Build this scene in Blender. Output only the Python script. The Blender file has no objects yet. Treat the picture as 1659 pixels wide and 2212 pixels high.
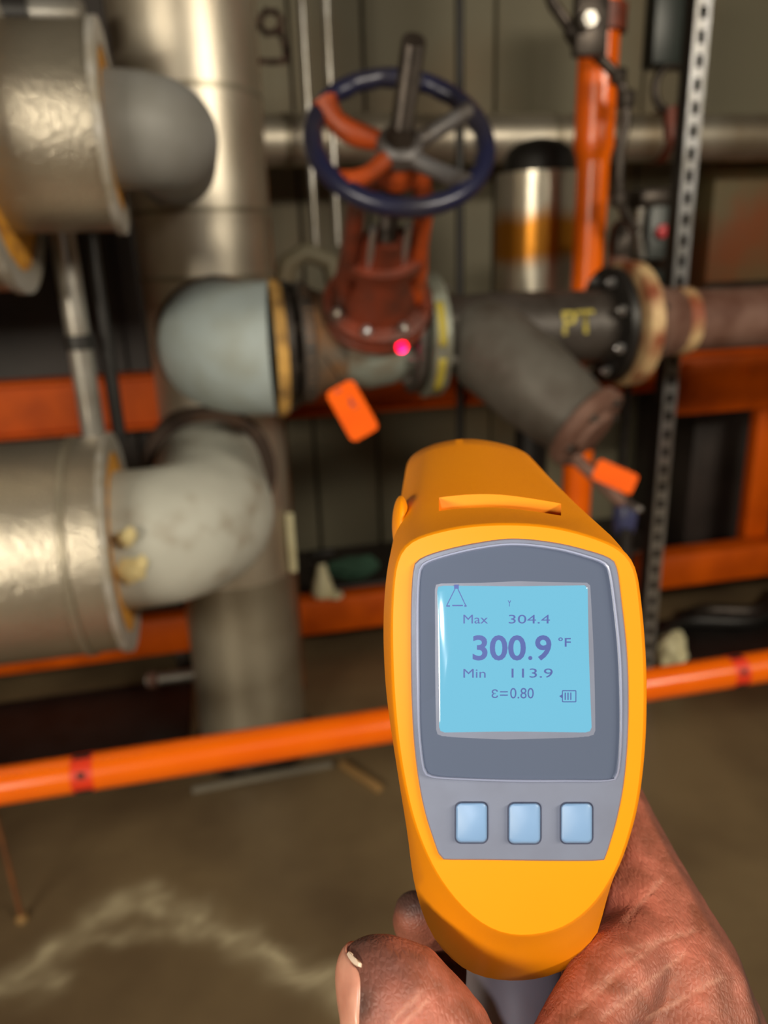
import bpy, bmesh, math, random
from mathutils import Vector, Matrix, noise
random.seed(4)
PI = math.pi
SC = bpy.context.scene
COL = SC.collection

# ------------------------------------------------------------ camera
IW, IH, F = 1659, 2212, 1661.0
yaw, pit, rol = math.radians(11.7), math.radians(18.7), math.radians(-2.0)
CAM = Vector((0, 0, 1.335))
fw = Vector((math.sin(yaw)*math.cos(pit), math.cos(yaw)*math.cos(pit), -math.sin(pit)))
_r0 = Vector((math.cos(yaw), -math.sin(yaw), 0)); _u0 = _r0.cross(fw)
ri = _r0*math.cos(rol) + _u0*math.sin(rol)
up = _u0*math.cos(rol) - _r0*math.sin(rol)
cd = bpy.data.cameras.new('camera'); cam = bpy.data.objects.new('camera', cd); COL.objects.link(cam)
cam.matrix_world = Matrix(((ri.x, up.x, -fw.x, CAM.x), (ri.y, up.y, -fw.y, CAM.y), (ri.z, up.z, -fw.z, CAM.z), (0, 0, 0, 1)))
cd.sensor_fit = 'VERTICAL'; cd.sensor_height = 36; cd.sensor_width = 27; cd.lens = 36*F/IH
cd.clip_start = 0.01
cd.dof.use_dof = True; cd.dof.focus_distance = 0.19; cd.dof.aperture_fstop = 27.0/2.6
SC.camera = cam
# ------------------------------------------------------------ world and lights
wd = bpy.data.worlds.new('world'); SC.world = wd; wd.use_nodes = True
wd.node_tree.nodes['Background'].inputs[0].default_value = (0.5, 0.42, 0.3, 1)
wd.node_tree.nodes['Background'].inputs[1].default_value = 0.02
SC.view_settings.view_transform = 'Standard'; SC.view_settings.look = 'None'
SC.view_settings.exposure = 0.0; SC.view_settings.gamma = 1.0
SC.view_settings.use_curve_mapping = False

def area_light(name, loc, target, sx, sy, power, color):
    l = bpy.data.lights.new(name, 'AREA'); l.shape = 'RECTANGLE'; l.size = sx; l.size_y = sy
    l.energy = power; l.color = color
    o = bpy.data.objects.new(name, l); COL.objects.link(o); o.location = loc
    o.rotation_euler = (Vector(target)-Vector(loc)).to_track_quat('-Z', 'Y').to_euler()
    return o
WARM = (1.0, 0.90, 0.72)
area_light('ceiling_lamp', (1.7, -1.1, 2.3), (0.3, 1.8, 1.0), 1.3, 0.28, 66, WARM)
area_light('ceiling_lamp', (-1.85, -1.5, 1.8), (-0.1, 1.6, 1.0), 1.2, 0.35, 72, WARM)
# the phone's own white LED beside its lens
led = bpy.data.lights.new('phone_led', 'AREA'); led.shape = 'DISK'; led.size = 0.012; led.energy = 0.20; led.color = (0.93, 0.95, 1.0)
lo = bpy.data.objects.new('phone_led', led); COL.objects.link(lo); lo.matrix_world = cam.matrix_world.copy()
lo.location = CAM + ri*(-0.014) - up*0.014 - fw*0.004

# ------------------------------------------------------------ helpers
def ray(px, py): return fw + ri*((px-829.5)/F) - up*((py-1106)/F)
def W(px, py, Y):
    v = ray(px, py); return CAM + v*(Y/v.y)
def D(px, py, d): return CAM + ray(px, py)*d
def depth(p): return (p-CAM).dot(fw)
def S(p): return depth(p)/F            # metres per pixel at a point
def onfloor(px, py):
    v = ray(px, py); return CAM + v*(-CAM.z/v.z)

def lin(c):
    c = c/255.0
    return c/12.92 if c <= 0.04045 else ((c+0.055)/1.055)**2.4
def rgb(t): return (lin(t[0]), lin(t[1]), lin(t[2]), 1)

def mat(name, col, rough=0.5, metal=0.0, col2=None, nscale=8, lo_=0.4, hi=0.7, bump=0.0, bscale=60, emit=0, coat=0, sss=0, spec=0.5, stretch=None, rough2=None):
    m = bpy.data.materials.new(name); m.use_nodes = True
    nt = m.node_tree; b = nt.nodes['Principled BSDF']
    b.inputs['Base Color'].default_value = rgb(col); b.inputs['Roughness'].default_value = rough
    b.inputs['Metallic'].default_value = metal; b.inputs['Specular IOR Level'].default_value = spec
    tc = nt.nodes.new('ShaderNodeTexCoord'); src = tc.outputs['Object']
    if stretch:
        mp = nt.nodes.new('ShaderNodeMapping'); mp.inputs['Scale'].default_value = stretch
        nt.links.new(src, mp.inputs['Vector']); src = mp.outputs['Vector']
    if col2 is None: col2 = tuple(int(c*0.88) for c in col)
    n = nt.nodes.new('ShaderNodeTexNoise'); n.inputs['Scale'].default_value = nscale; n.inputs['Detail'].default_value = 6
    nt.links.new(src, n.inputs['Vector'])
    r = nt.nodes.new('ShaderNodeValToRGB'); r.color_ramp.elements[0].position = lo_; r.color_ramp.elements[1].position = hi
    r.color_ramp.elements[0].color = rgb(col); r.color_ramp.elements[1].color = rgb(col2)
    nt.links.new(n.outputs['Fac'], r.inputs['Fac']); nt.links.new(r.outputs['Color'], b.inputs['Base Color'])
    if rough2 is not None:
        mr = nt.nodes.new('ShaderNodeMapRange'); mr.inputs['From Min'].default_value = lo_; mr.inputs['From Max'].default_value = hi
        mr.inputs['To Min'].default_value = rough; mr.inputs['To Max'].default_value = rough2
        nt.links.new(n.outputs['Fac'], mr.inputs['Value']); nt.links.new(mr.outputs['Result'], b.inputs['Roughness'])
    if bump:
        n2 = nt.nodes.new('ShaderNodeTexNoise'); n2.inputs['Scale'].default_value = bscale; n2.inputs['Detail'].default_value = 4
        nt.links.new(src, n2.inputs['Vector'])
        bp = nt.nodes.new('ShaderNodeBump'); bp.inputs['Strength'].default_value = bump; bp.inputs['Distance'].default_value = 0.004
        nt.links.new(n2.outputs['Fac'], bp.inputs['Height']); nt.links.new(bp.outputs['Normal'], b.inputs['Normal'])
    if emit:
        b.inputs['Emission Strength'].default_value = emit; b.inputs['Emission Color'].default_value = rgb(col)
    if coat: b.inputs['Coat Weight'].default_value = coat; b.inputs['Coat Roughness'].default_value = 0.08
    if sss:
        b.inputs['Subsurface Weight'].default_value = sss; b.inputs['Subsurface Radius'].default_value = (0.006, 0.002, 0.001); b.inputs['Subsurface Scale'].default_value = 0.5
    return m

M = {}
M['alu'] = mat('stucco_aluminium', (205, 196, 178), 0.33, 0.85, (172, 164, 148), 3, .35, .75, 0.6, 150)
M['alu_smooth'] = mat('aluminium_cladding', (205, 196, 180), 0.44, 0.82, (140, 118, 88), 5, .45, .8, 0.10, 60, stretch=(1, 1, .35))
M['alu_low'] = mat('dull_aluminium', (170, 162, 145), 0.42, 0.7, (120, 106, 82), 4, .4, .8, 0.12, 40)
M['lip'] = mat('cladding_edge', (176, 172, 166), 0.5, 0.35, (140, 130, 110), 20)
M['fibre'] = mat('yellow_insulation', (214, 150, 40), 0.95, 0, (150, 95, 35), 40)
M['pvc'] = mat('grey_fitting_cover', (140, 140, 138), 0.55, 0, (120, 118, 112), 6, bump=.1, bscale=20)
M['canvas'] = mat('painted_canvas', (178, 178, 168), 0.6, 0, (140, 128, 110), 13, .55, .8, bump=.5, bscale=14)
M['canvas_blue'] = mat('pale_painted_cover', (158, 170, 172), 0.6, 0, (140, 144, 134), 7, bump=.15, bscale=14)
M['mastic'] = mat('ochre_mastic', (206, 160, 84), 0.8, 0, (120, 90, 50), 18, bump=.6, bscale=50)
M['cream'] = mat('cream_residue', (224, 206, 150), 0.8)
M['orange'] = mat('orange_gloss_paint', (240, 106, 4), 0.26, 0, (228, 92, 4), 5)
M['orange_dull'] = mat('orange_worn_paint', (206, 86, 0), 0.5, 0, (166, 64, 0), 7, .4, .75, spec=.25)
M['redorange'] = mat('red_primer_casting', (118, 48, 26), 0.5, 0, (62, 32, 22), 14, .4, .7, bump=.35, bscale=70)
M['darkred'] = mat('dark_red_band', (226, 54, 20), 0.5)
M['bluepaint'] = mat('blue_black_enamel', (30, 32, 60), 0.32, 0.1, (46, 43, 50), 9, .45, .75)
M['spoke'] = mat('grey_cast_spoke', (98, 96, 98), 0.5, 0.3, (70, 60, 52), 18)
M['steel'] = mat('dark_oily_steel', (70, 62, 56), 0.4, 0.6, (40, 33, 28), 30)
M['bright'] = mat('zinc_steel', (205, 205, 208), 0.28, 0.9, (160, 155, 148), 12)
M['conduit'] = mat('galvanised_conduit', (185, 182, 176), 0.33, 0.7, (140, 132, 120), 10)
M['black'] = mat('black_paint', (34, 31, 30), 0.45, 0.1, (22, 20, 18), 12)
M['iron'] = mat('black_cast_iron', (72, 66, 62), 0.5, 0.25, (48, 40, 34), 12, bump=.3, bscale=60)
M['iron_grey'] = mat('grey_cast_iron', (94, 90, 84), 0.55, 0.2, (66, 56, 48), 10, bump=.35, bscale=50)
M['flange'] = mat('grey_green_flange', (134, 138, 126), 0.5, 0.2, (96, 90, 78), 16)
M['rust'] = mat('rusty_pipe', (118, 88, 76), 0.7, 0.1, (84, 50, 36), 10, .4, .65, bump=.5, bscale=60)
M['rustflange'] = mat('cream_and_rust_flange', (198, 168, 124), 0.6, 0.1, (130, 66, 38), 9, .45, .6)
M['rusty_line'] = mat('brown_rust', (120, 72, 36), 0.7, 0, (80, 50, 30), 12)
M['dark_brown'] = mat('dark_brown_gap_shade', (64, 48, 38), 0.7, 0, (96, 64, 36), 9, .5, .75)  # dark brown stands in for shade in the gap round the branch stubs
M['orange_smear'] = mat('orange_paint_smear', (176, 70, 16), 0.5, 0, (120, 50, 18), 16, .4, .7)
M['yellow'] = mat('yellow_marker', (176, 160, 56), 0.6, 0, (150, 134, 50), 30)
M['tag'] = mat('fluorescent_tag', (246, 98, 2), 0.6, 0, (242, 92, 2), 20, spec=.15)
M['ink'] = mat('tag_ink', (150, 60, 60), 0.7)
M['blackink'] = mat('black_ink', (24, 16, 14), 0.7)
M['brownpaint'] = mat('brown_stencil_paint', (64, 40, 28), 0.8)
M['valvebody'] = mat('pale_valve_body', (128, 134, 126), 0.55, 0.1, (108, 84, 60), 9, .4, .65, bump=.25, bscale=50)
M['rusty_neck'] = mat('rust_streaked_neck', (120, 84, 52), 0.6, 0.1, (96, 92, 84), 9, .4, .6, bump=.3, bscale=50)
M['dial'] = mat('blue_handle', (62, 66, 104), 0.4, 0.1)
M['red'] = mat('red_plastic', (196, 62, 70), 0.4)
M['darkgreen'] = mat('dark_green_enamel', (34, 42, 38), 0.4)
M['cabinet'] = mat('charcoal_sheet_steel', (56, 48, 45), 0.5, 0.1, (36, 30, 27), 4)
M['whiteplastic'] = mat('milky_plastic', (220, 214, 178), 0.5, 0, (200, 190, 150), 10)
M['green'] = mat('green_rag', (50, 84, 66), 0.9)
M['wood'] = mat('tan_stick', (150, 116, 70), 0.8)
M['cement'] = mat('grey_strip', (120, 112, 98), 0.8)
# the thermometer and the hand
M['g_orange'] = mat('amber_plastic', (232, 139, 0), 0.5, 0, (230, 136, 0), 30, spec=.3, bump=.008, bscale=900)
M['g_grey'] = mat('slate_plastic', (112, 118, 136), 0.38, 0, (107, 112, 129), 90, bump=.012, bscale=900)
M['g_window'] = mat('glossy_grey_window', (84, 93, 113), 0.12, 0, (80, 89, 108), 4, spec=.5)
M['g_rim'] = mat('pale_rim', (150, 158, 186), 0.3)
M['g_handle'] = mat('handle_grey', (136, 128, 136), 0.5, 0, (128, 120, 127), 60)
M['g_button'] = mat('pale_blue_rubber', (116, 148, 186), 0.42, 0, (110, 142, 180), 60)
M['g_dark'] = mat('button_gap', (62, 68, 90), 0.5)
M['lcd_ink'] = mat('lcd_segments', (50, 66, 130), 0.5)
M['nail'] = mat('finger_nail', (205, 146, 122), 0.32, 0, (180, 118, 98), 90, sss=.1)
M['nail_edge'] = mat('nail_white', (220, 196, 172), 0.4)

def build(name, bm, m, parent=None, smooth=True, label=None, kind=None):
    bmesh.ops.recalc_face_normals(bm, faces=bm.faces)
    if parent is not None:
        L = parent.get('_abs') or (0, 0, 0)
        bmesh.ops.translate(bm, verts=bm.verts, vec=-Vector(L))
    me = bpy.data.meshes.new(name); bm.to_mesh(me); bm.free()
    me.materials.append(m)
    if smooth:
        me.polygons.foreach_set('use_smooth', [True]*len(me.polygons))
        try: me.set_sharp_from_angle(angle=math.radians(38))
        except Exception: pass
    o = bpy.data.objects.new(name, me); COL.objects.link(o)
    if parent is not None: o.parent = parent; o['_abs'] = tuple(parent['_abs'])
    else: o['_abs'] = (0.0, 0.0, 0.0)
    if label: o['label'] = label
    if kind: o['kind'] = kind
    return o
def thing(name, label, cat, loc=(0, 0, 0), group=None):
    o = bpy.data.objects.new(name, None); COL.objects.link(o); o.location = loc; o.empty_display_size = .02
    o['_abs'] = tuple(loc); o['label'] = label; o['category'] = cat
    if group: o['group'] = group
    return o
def tag(o, label, cat, group=None):
    o['label'] = label; o['category'] = cat
    if group: o['group'] = group
    return o
def NB(): return bmesh.new()
def frame(t):
    t = t.normalized(); a = Vector((0, 0, 1)) if abs(t.z) < .9 else Vector((1, 0, 0))
    x = t.cross(a).normalized(); return x, t.cross(x).normalized()
def tube(bm, pts, rad, seg=32, cap=True):
    pts = [Vector(p) for p in pts]; n = len(pts)
    if not isinstance(rad, (list, tuple)): rad = [rad]*n
    rings = []; x = y = None
    for i in range(n):
        t = pts[min(i+1, n-1)] - pts[max(i-1, 0)]
        if t.length < 1e-9: t = pts[min(i+2, n-1)]-pts[max(i-2, 0)]
        t.normalize()
        if x is None: x, y = frame(t)
        else:
            x = (x - t*x.dot(t)).normalized(); y = t.cross(x)
        rings.append([bm.verts.new(pts[i] + (x*math.cos(2*PI*k/seg)+y*math.sin(2*PI*k/seg))*rad[i]) for k in range(seg)])
    for a, b in zip(rings, rings[1:]):
        for k in range(seg): bm.faces.new((a[k], a[(k+1) % seg], b[(k+1) % seg], b[k]))
    if cap:
        bm.faces.new(rings[0][::-1]); bm.faces.new(rings[-1])
    return bm
def lathe(bm, org, axis, prof, seg=40, cap=True, ab=None):
    """prof = [(distance along axis, radius)]"""
    org = Vector(org); axis = Vector(axis).normalized(); x, y = ab if ab else frame(axis)
    rings = [[bm.verts.new(org+axis*h+(x*math.cos(2*PI*k/seg)+y*math.sin(2*PI*k/seg))*max(r, 1e-5)) for k in range(seg)] for h, r in prof]
    for a, b in zip(rings, rings[1:]):
        for k in range(seg): bm.faces.new((a[k], a[(k+1) % seg], b[(k+1) % seg], b[k]))
    if cap: bm.faces.new(rings[0][::-1]); bm.faces.new(rings[-1])
    return bm
def ringlathe(bm, org, axis, prof, seg=48):
    """closed profile -> ring"""
    org = Vector(org); axis = Vector(axis).normalized(); x, y = frame(axis)
    rings = [[bm.verts.new(org+axis*h+(x*math.cos(2*PI*k/seg)+y*math.sin(2*PI*k/seg))*r) for k in range(seg)] for h, r in prof]
    for i in range(len(rings)):
        a = rings[i]; b = rings[(i+1) % len(rings)]
        for k in range(seg): bm.faces.new((a[k], a[(k+1) % seg], b[(k+1) % seg], b[k]))
    return bm
def band(bm, org, axis, w, r0, r1, seg=48):
    return ringlathe(bm, org, axis, [(-w/2, r0), (-w/2, r1), (w/2, r1), (w/2, r0)], seg)
def box(bm, c, s, bev=0.0, X=None, Y=None, Z=None):
    X = X or Vector((1, 0, 0)); Y = Y or Vector((0, 1, 0)); Z = Z or Vector((0, 0, 1))
    c = Vector(c); vs = []
    r = bmesh.ops.create_cube(bm, size=1)
    for v in r['verts']:
        p = v.co.copy(); v.co = c + X*p.x*s[0] + Y*p.y*s[1] + Z*p.z*s[2]
    if bev:
        es = list({e for v in r['verts'] for e in v.link_edges})
        bmesh.ops.bevel(bm, geom=es, offset=bev, segments=2, affect='EDGES', profile=.5)
    return bm
def bezier_arc(p0, d0, p1, d1, n=12):
    """smooth elbow path between p0 (dir d0) and p1 (dir d1), circle-like"""
    p0, p1 = Vector(p0), Vector(p1); k = (p1-p0).length*0.39
    a = p0+Vector(d0).normalized()*k; b = p1-Vector(d1).normalized()*k
    return [p0*(1-t)**3+a*3*t*(1-t)**2+b*3*t*t*(1-t)+p1*t**3 for t in [i/n for i in range(n+1)]]
def hexbolt(bm, c, axis, r, h):
    x, y = frame(Vector(axis)); lathe(bm, Vector(c), axis, [(0, r), (h*.8, r), (h, r*.8)], 6)
    lathe(bm, Vector(c)+Vector(axis)*h, axis, [(0, r*.45), (h*.5, r*.45)], 8); return bm
XA = Vector((1, 0, 0)); YA = Vector((0, 1, 0)); ZA = Vector((0, 0, 1))

# ------------------------------------------------------------ room
def struct(name, bm, m, smooth=False): return build(name, bm, m, None, smooth, kind='structure')
X0, X1, Y0, Y1, ZC = -2.6, 4.2, -2.4, 3.05, 3.1
M['wallside'] = mat('painted_block', (120, 112, 92), 0.8, 0, (100, 90, 72), 3)
M['ceiling'] = mat('dark_ceiling', (62, 56, 48), 0.9, 0, (48, 42, 36), 3)
M['wallpanel'] = mat('olive_grey_panel', (118, 112, 92), 0.62, 0.0, (112, 86, 52), 1.3, .48, .78, bump=.1, bscale=5)
struct('wall_left', box(NB(), (X0-.05, (Y0+Y1)/2, ZC/2), (.1, Y1-Y0+.2, ZC)), M['wallside'])
struct('wall_right', box(NB(), (X1+.05, (Y0+Y1)/2, ZC/2), (.1, Y1-Y0+.2, ZC)), M['wallside'])
struct('wall_rear', box(NB(), ((X0+X1)/2, Y0-.05, ZC/2), (X1-X0, .1, ZC)), M['wallside'])
struct('ceiling', box(NB(), ((X0+X1)/2, (Y0+Y1)/2, ZC+.05), (X1-X0+.2, Y1-Y0+.2, .1)), M['ceiling'])
wb = struct('wall_back', box(NB(), ((X0+X1)/2, Y1+.06, ZC/2), (X1-X0, .1, ZC)), M['steel'])
xs = [X0, -1.3, -.35, W(640, 300, 3).x, W(795, 300, 3).x, W(1075, 300, 3).x, W(1390, 300, 3).x, W(1560, 300, 3).x+.25, 3.2, X1]
for a, b in zip(xs, xs[1:]):
    build('panel', box(NB(), ((a+b)/2, Y1-.005, ZC/2), (b-a-.012, .03, ZC-.01), .004), M['wallpanel'], wb, False)

# floor with its white mineral stain (vertex attribute, follows drips on the concrete)
stain_pts = [[onfloor(*p) for p in l] for l in (
    [(-60, 2150), (60, 2100), (160, 2030), (240, 1955), (330, 1950), (420, 1985), (480, 2020), (560, 2060), (640, 2095), (720, 2130), (800, 2190)],
    [(200, 2030), (300, 2010), (400, 2015), (470, 2030)], [(240, 1945), (320, 1925), (400, 1960), (460, 1990)], [(-40, 2120), (40, 2125), (120, 2120)])]
def dseg(p, a, b):
    ab = b-a; t = max(0, min(1, (p-a).dot(ab)/ab.length_squared)); return (p-a-ab*t).length
bm = NB(); cl = bm.verts.layers.float_color.new('stain')
nx, ny = 260, 170; fx0, fx1, fy0, fy1 = X0, X1, Y0, Y1
def fgrid(i, n, a, b, c):   # denser near c
    t = i/n; s = (t-.5)*2; s = math.copysign(abs(s)**1.7, s)
    return c+(b-c)*s if s > 0 else c+(c-a)*s
grid = []
for j in range(ny+1):
    row = []
    for i in range(nx+1):
        p = Vector((fgrid(i, nx, fx0, fx1, -.05), fgrid(j, ny, fy0, fy1, 1.15), 0)); v = bm.verts.new(p)
        q = p + Vector((noise.noise(p*14), noise.noise(p*14+Vector((9, 3, 1))), 0))*.03
        s = 0
        if p.length < 2.4 and p.y > .6:
            for k, l in enumerate(stain_pts):
                dd = min(dseg(q, a, b) for a, b in zip(l, l[1:]))
                w = (.034, .02, .022, .03)[k]
                s = max(s, math.exp(-(dd/w)**2)*(.85 if k == 0 else .6)*(0.35+1.3*abs(noise.noise(Vector((q.x*14, q.y*50, 0))))))
        v[cl] = (s, s, s, 1); row.append(v)
    grid.append(row)
for j in range(ny):
    for i in range(nx): bm.faces.new((grid[j][i], grid[j][i+1], grid[j+1][i+1], grid[j+1][i]))
mf = mat('stained_concrete', (122, 104, 76), 0.44, 0, (84, 68, 50), 2.2, .35, .7, bump=.25, bscale=30)
nt = mf.node_tree; bs = nt.nodes['Principled BSDF']; base = bs.inputs['Base Color'].links[0].from_socket
at_ = nt.nodes.new('ShaderNodeAttribute'); at_.attribute_name = 'stain'
mx = nt.nodes.new('ShaderNodeMix'); mx.data_type = 'RGBA'; nt.links.new(at_.outputs['Fac'], mx.inputs['Factor'])
nt.links.new(base, mx.inputs['A']); mx.inputs['B'].default_value = rgb((196, 184, 152)); nt.links.new(mx.outputs['Result'], bs.inputs['Base Color'])
fl_o = struct('floor', bm, mf)

# ------------------------------------------------------------ insulated piping on the left
VPX, VPY = W(480, 900, 1.95).x, 1.95
VR = .152
def zpx(px, py, Y): return W(px, py, Y).z
vp = thing('riser_pipe', 'large silver clad vertical pipe rising from the floor, left of the handwheel', 'pipe', (VPX, VPY, 0))
build('jacket', tube(NB(), [(VPX, VPY, .0), (VPX, VPY, zpx(500, 1250, 1.8))], VR-.004, 64), M['alu_low'], vp)
build('jacket', tube(NB(), [(VPX, VPY, zpx(500, 1250, 1.8)-.03), (VPX, VPY, zpx(480, 450, 1.8))], VR, 64), M['alu_smooth'], vp)
build('jacket', tube(NB(), [(VPX, VPY, zpx(480, 450, 1.8)-.02), (VPX, VPY, ZC)], VR+.003, 64), M['alu_smooth'], vp)
for py, Y in ((452, 1.8), (600, 1.8), (180, 1.8)):
    build('band', band(NB(), (VPX, VPY, zpx(480, py, Y)), ZA, .010, VR-.002, VR+.006, 64), M['alu_low'], vp)
build('patch', box(NB(), (VPX+VR*.93, VPY-VR*.55, zpx(600, 1180, 1.85)), (.02, .02, .16), .003), M['whiteplastic'], vp, label='pale strip of tape')
build('base_ring', band(NB(), (VPX, VPY, .012), ZA, .024, VR-.01, VR+.02, 64), M['steel'], vp)

def elbow_pipe(name, label, ctr_px, Y, rj, re, x_left, x_end_px, conn_z, el_mat, yback, outer_px, lumpy=0, lip_w=.012, seam_px=None, jm='alu'):
    z = W(*ctr_px, Y).z; xe = W(x_end_px, ctr_px[1], Y).x
    t = thing(name, label, 'pipe', (xe, Y, z))
    build('jacket', tube(NB(), [(x_left, Y, z), (xe, Y, z)], rj, 72), M[jm], t)
    build('end_lip', band(NB(), (xe, Y, z), XA, lip_w, rj-.028, rj+.006, 72), M['lip'], t)
    build('insulation', lathe(NB(), (xe-.01, Y, z), XA, [(0, rj-.02), (.012, rj-.02), (.014, re*.9)], 64), M['fibre'], t)
    if seam_px:
        build('seam_band', band(NB(), (W(seam_px, ctr_px[1], Y-.1).x, Y, z), XA, .012, rj-.004, rj+.004, 72), M['alu_low'], t)
    xo = W(outer_px, ctr_px[1], Y).x - re
    R_ = max(re*1.02, .08)
    pts = [Vector((xe-.02, Y, z)), Vector((xe+.01, Y, z))] + [p for p in bezier_arc((max(xo-R_, xe+.015), Y, z), XA, (xo, Y+R_, z), YA, 16)] + [Vector((xo, yback, z))]
    rr = [re]*len(pts)
    bm = tube(NB(), pts, rr, 56)
    if lumpy:
        for v in bm.verts:
            n = noise.noise(v.co*9)*lumpy + noise.noise(v.co*22)*lumpy*.35
            c = min(pts, key=lambda q: (q-v.co).length); d = (v.co-c)
            if d.length > 1e-4: v.co += d.normalized()*n
    build('elbow_cover', bm, M[el_mat], t)
    if lumpy: build('branch_collar_or_shade_disc', lathe(NB(), (xo, 1.775, z), YA, [(0, re+.026), (.004, re+.03), (.08, re+.03), (.084, re)], 56), M['dark_brown'], t)  # lumpy elbow: solid dark disc, shade of the gap put into its colour
    else: build('branch_collar_or_shade_disc', band(NB(), (xo, yback-.02, z), YA, .05, re*.9, re+.006, 56), M['pvc'], t)
    return t, z, xe, xo
up_t, uz, uxe, uxo = elbow_pipe('insulated_pipe', 'upper left silver jacketed pipe with smooth grey bullet shaped elbow', (100, 283, )  , 1.36, .144, .084, -1.5, 236, 0, 'pvc', 1.86, 474)
build('wide_jacket', tube(NB(), [(-1.6, 1.36, uz), (W(18, 430, 1.36).x, 1.36, uz)], .228, 72), M['alu'], up_t)
xw = W(22, 430, 1.36).x
build('end_lip', band(NB(), (xw, 1.36, uz), XA, .014, .20, .234, 72), M['lip'], up_t)
build('insulation', lathe(NB(), (xw-.01, 1.36, uz), XA, [(0, .22), (.01, .22), (.012, .15)], 64), M['fibre'], up_t)
low_t, lz, lxe, lxo = elbow_pipe('insulated_pipe', 'lower left silver jacketed pipe with lumpy pale grey elbow marked with glue', (100, 1187), 1.36, .190, .124, -1.5, 262, 0, 'canvas', 1.84, 606, lumpy=.006, seam_px=158)
for (a, b, s) in ((274, 1158, .022), (282, 1232, .032), (300, 1218, .02)):
    p = W(a, b, 1.36); dz = p.z-lz; yy = 1.36-math.sqrt(max(0, .126**2-dz*dz)); q = W(a, b, yy-.006)
    bm = NB(); bmesh.ops.create_icosphere(bm, subdivisions=2, radius=s)
    for v in bm.verts: v.co = Vector((v.co.x*.8, v.co.y*.5, v.co.z*.62*(1+noise.noise(v.co*90)))) + q
    build('glue_blob', bm, M['cream'], low_t)

# small silver line above the upper jacket, thin connecting line between both jackets
p = W(60, 32, 1.75); q = W(183, 32, 1.75)
tp = thing('short_pipe', 'short silver pipe end at the top left corner above the jacketed pipe', 'pipe', q)
build('tube', lathe(NB(), (-1.2, 1.75, q.z), XA, [(0, .028), (q.x+1.2-.01, .028), (q.x+1.2, .02)], 32), M['conduit'], tp)
build('collar', band(NB(), (W(35, 32, 1.75).x, 1.75, q.z), XA, .05, .02, .036), M['black'], tp)
x_ = W(168, 720, 1.52).x
cp = thing('connecting_pipe', 'thin silver vertical tube joining the two left jacketed pipes', 'pipe', (x_, 1.52, lz))
zc_ = zpx(180, 740, 1.5)
build('tube', tube(NB(), [(x_, 1.52, lz+.14), (x_, 1.52, zc_-.012)], .0215, 28), M['conduit'], cp)
build('tube', tube(NB(), [(x_, 1.52, zc_+.012), (x_, 1.52, uz-.10)], .0215, 28), M['conduit'], cp)
build('coupling', tube(NB(), [(x_, 1.52, zc_-.013), (x_, 1.52, zc_+.013)], .026, 28), M['black'], cp)
x2 = x_+.037
build('bracket_rod', tube(NB(), [(x2+.004, 1.56, lz+.14), (x2+.004, 1.56, uz-.12)], .013, 16), M['black'], cp)

# ------------------------------------------------------------ valve run (along X)
RY = 1.60; RZ = W(760, 735, RY).z
def RX(px, py=735): return W(px, py, RY).x
run = thing('insulated_elbow', 'pale blue grey ball shaped elbow with ochre rim beside the gate valve', 'pipe fitting', (RX(590), RY, RZ))
re = .134; xc = RX(330, 750)+re*.98; xr_ = RX(592, 750)
pts = [Vector((xc, 1.86, RZ-.008)), Vector((xc, 1.76, RZ-.008))] + bezier_arc((xc, 1.75, RZ-.008), -YA, (xc+.12, RY, RZ-.008), XA, 14) + [Vector((xr_, RY, RZ-.008))]
build('elbow_cover', tube(NB(), pts, [re]*(len(pts)-2)+[re*.99, re*.97], 64), M['canvas_blue'], run)
build('mastic_rim', ringlathe(NB(), (xr_-.004, RY, RZ-.008), XA, [(0, .10), (0, re*1.0), (.012, re*1.03), (.022, re*.99), (.02, .10)], 48), M['mastic'], run)
build('branch_collar_or_shade_disc', lathe(NB(), (xc, 1.79, RZ-.008), YA, [(0, re+.006), (.004, re+.01), (.07, re+.01), (.075, re)], 56), M['dark_brown'], run)  # dark disc, coloured as the shade between elbow and riser

def flange(parent, x, w, r, m, nb=8, rb=None, br=.011, bolts=True, side=(-1, 1), bm_='steel', name='flange'):
    build(name, lathe(NB(), (x-w/2, RY, RZ), XA, [(0, r-.004), (.003, r), (w-.003, r), (w, r-.004)], 56), m, parent)
    if bolts:
        rb = rb or r-.024
        for k in range(nb):
            a = 2*PI*(k+.5)/nb; c = Vector((x, RY+rb*math.cos(a), RZ+rb*math.sin(a)))
            for s in side: build('bolt', hexbolt(NB(), c+XA*s*(w/2), XA*s, br, .013), M[bm_], parent)

gv = thing('gate_valve', 'gate valve with dark blue handwheel and red orange yoke in the pipe run', 'valve', (RX(805), RY, RZ))
flange(gv, RX(618, 750), .020, .116, M['iron'], 8, bm_='iron_grey')
flange(gv, RX(655, 750), .026, .122, M['iron'], 8, bm_='steel')
build('neck', lathe(NB(), (RX(650), RY, RZ), XA, [(0, .122), (.012, .122), (.03, .105), (.075, .092), (.11, .09)], 48), M['rusty_neck'], gv)
BX = RX(800)
build('body', lathe(NB(), (BX-.13, RY, RZ), XA, [(0, .07), (.03, .076), (.07, .092), (.12, .102), (.17, .096), (.21, .08), (.25, .07)], 48), M['valvebody'], gv)
# tilted bonnet axis
v_ = ray(863, 312); HUB = CAM+v_*1.145; base_pt = Vector((BX+.005, RY, RZ))
n_ = (HUB-base_pt); NL = n_.length; n_.normalize()
vn = v_.normalized()
print('valve tilt', math.degrees(math.acos(-n_.dot(vn))), 'len', NL)
e1 = (XA-n_*XA.dot(n_)).normalized(); e2 = n_.cross(e1)
def BP(a, b, h): return base_pt+e1*a+e2*b+n_*h
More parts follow.
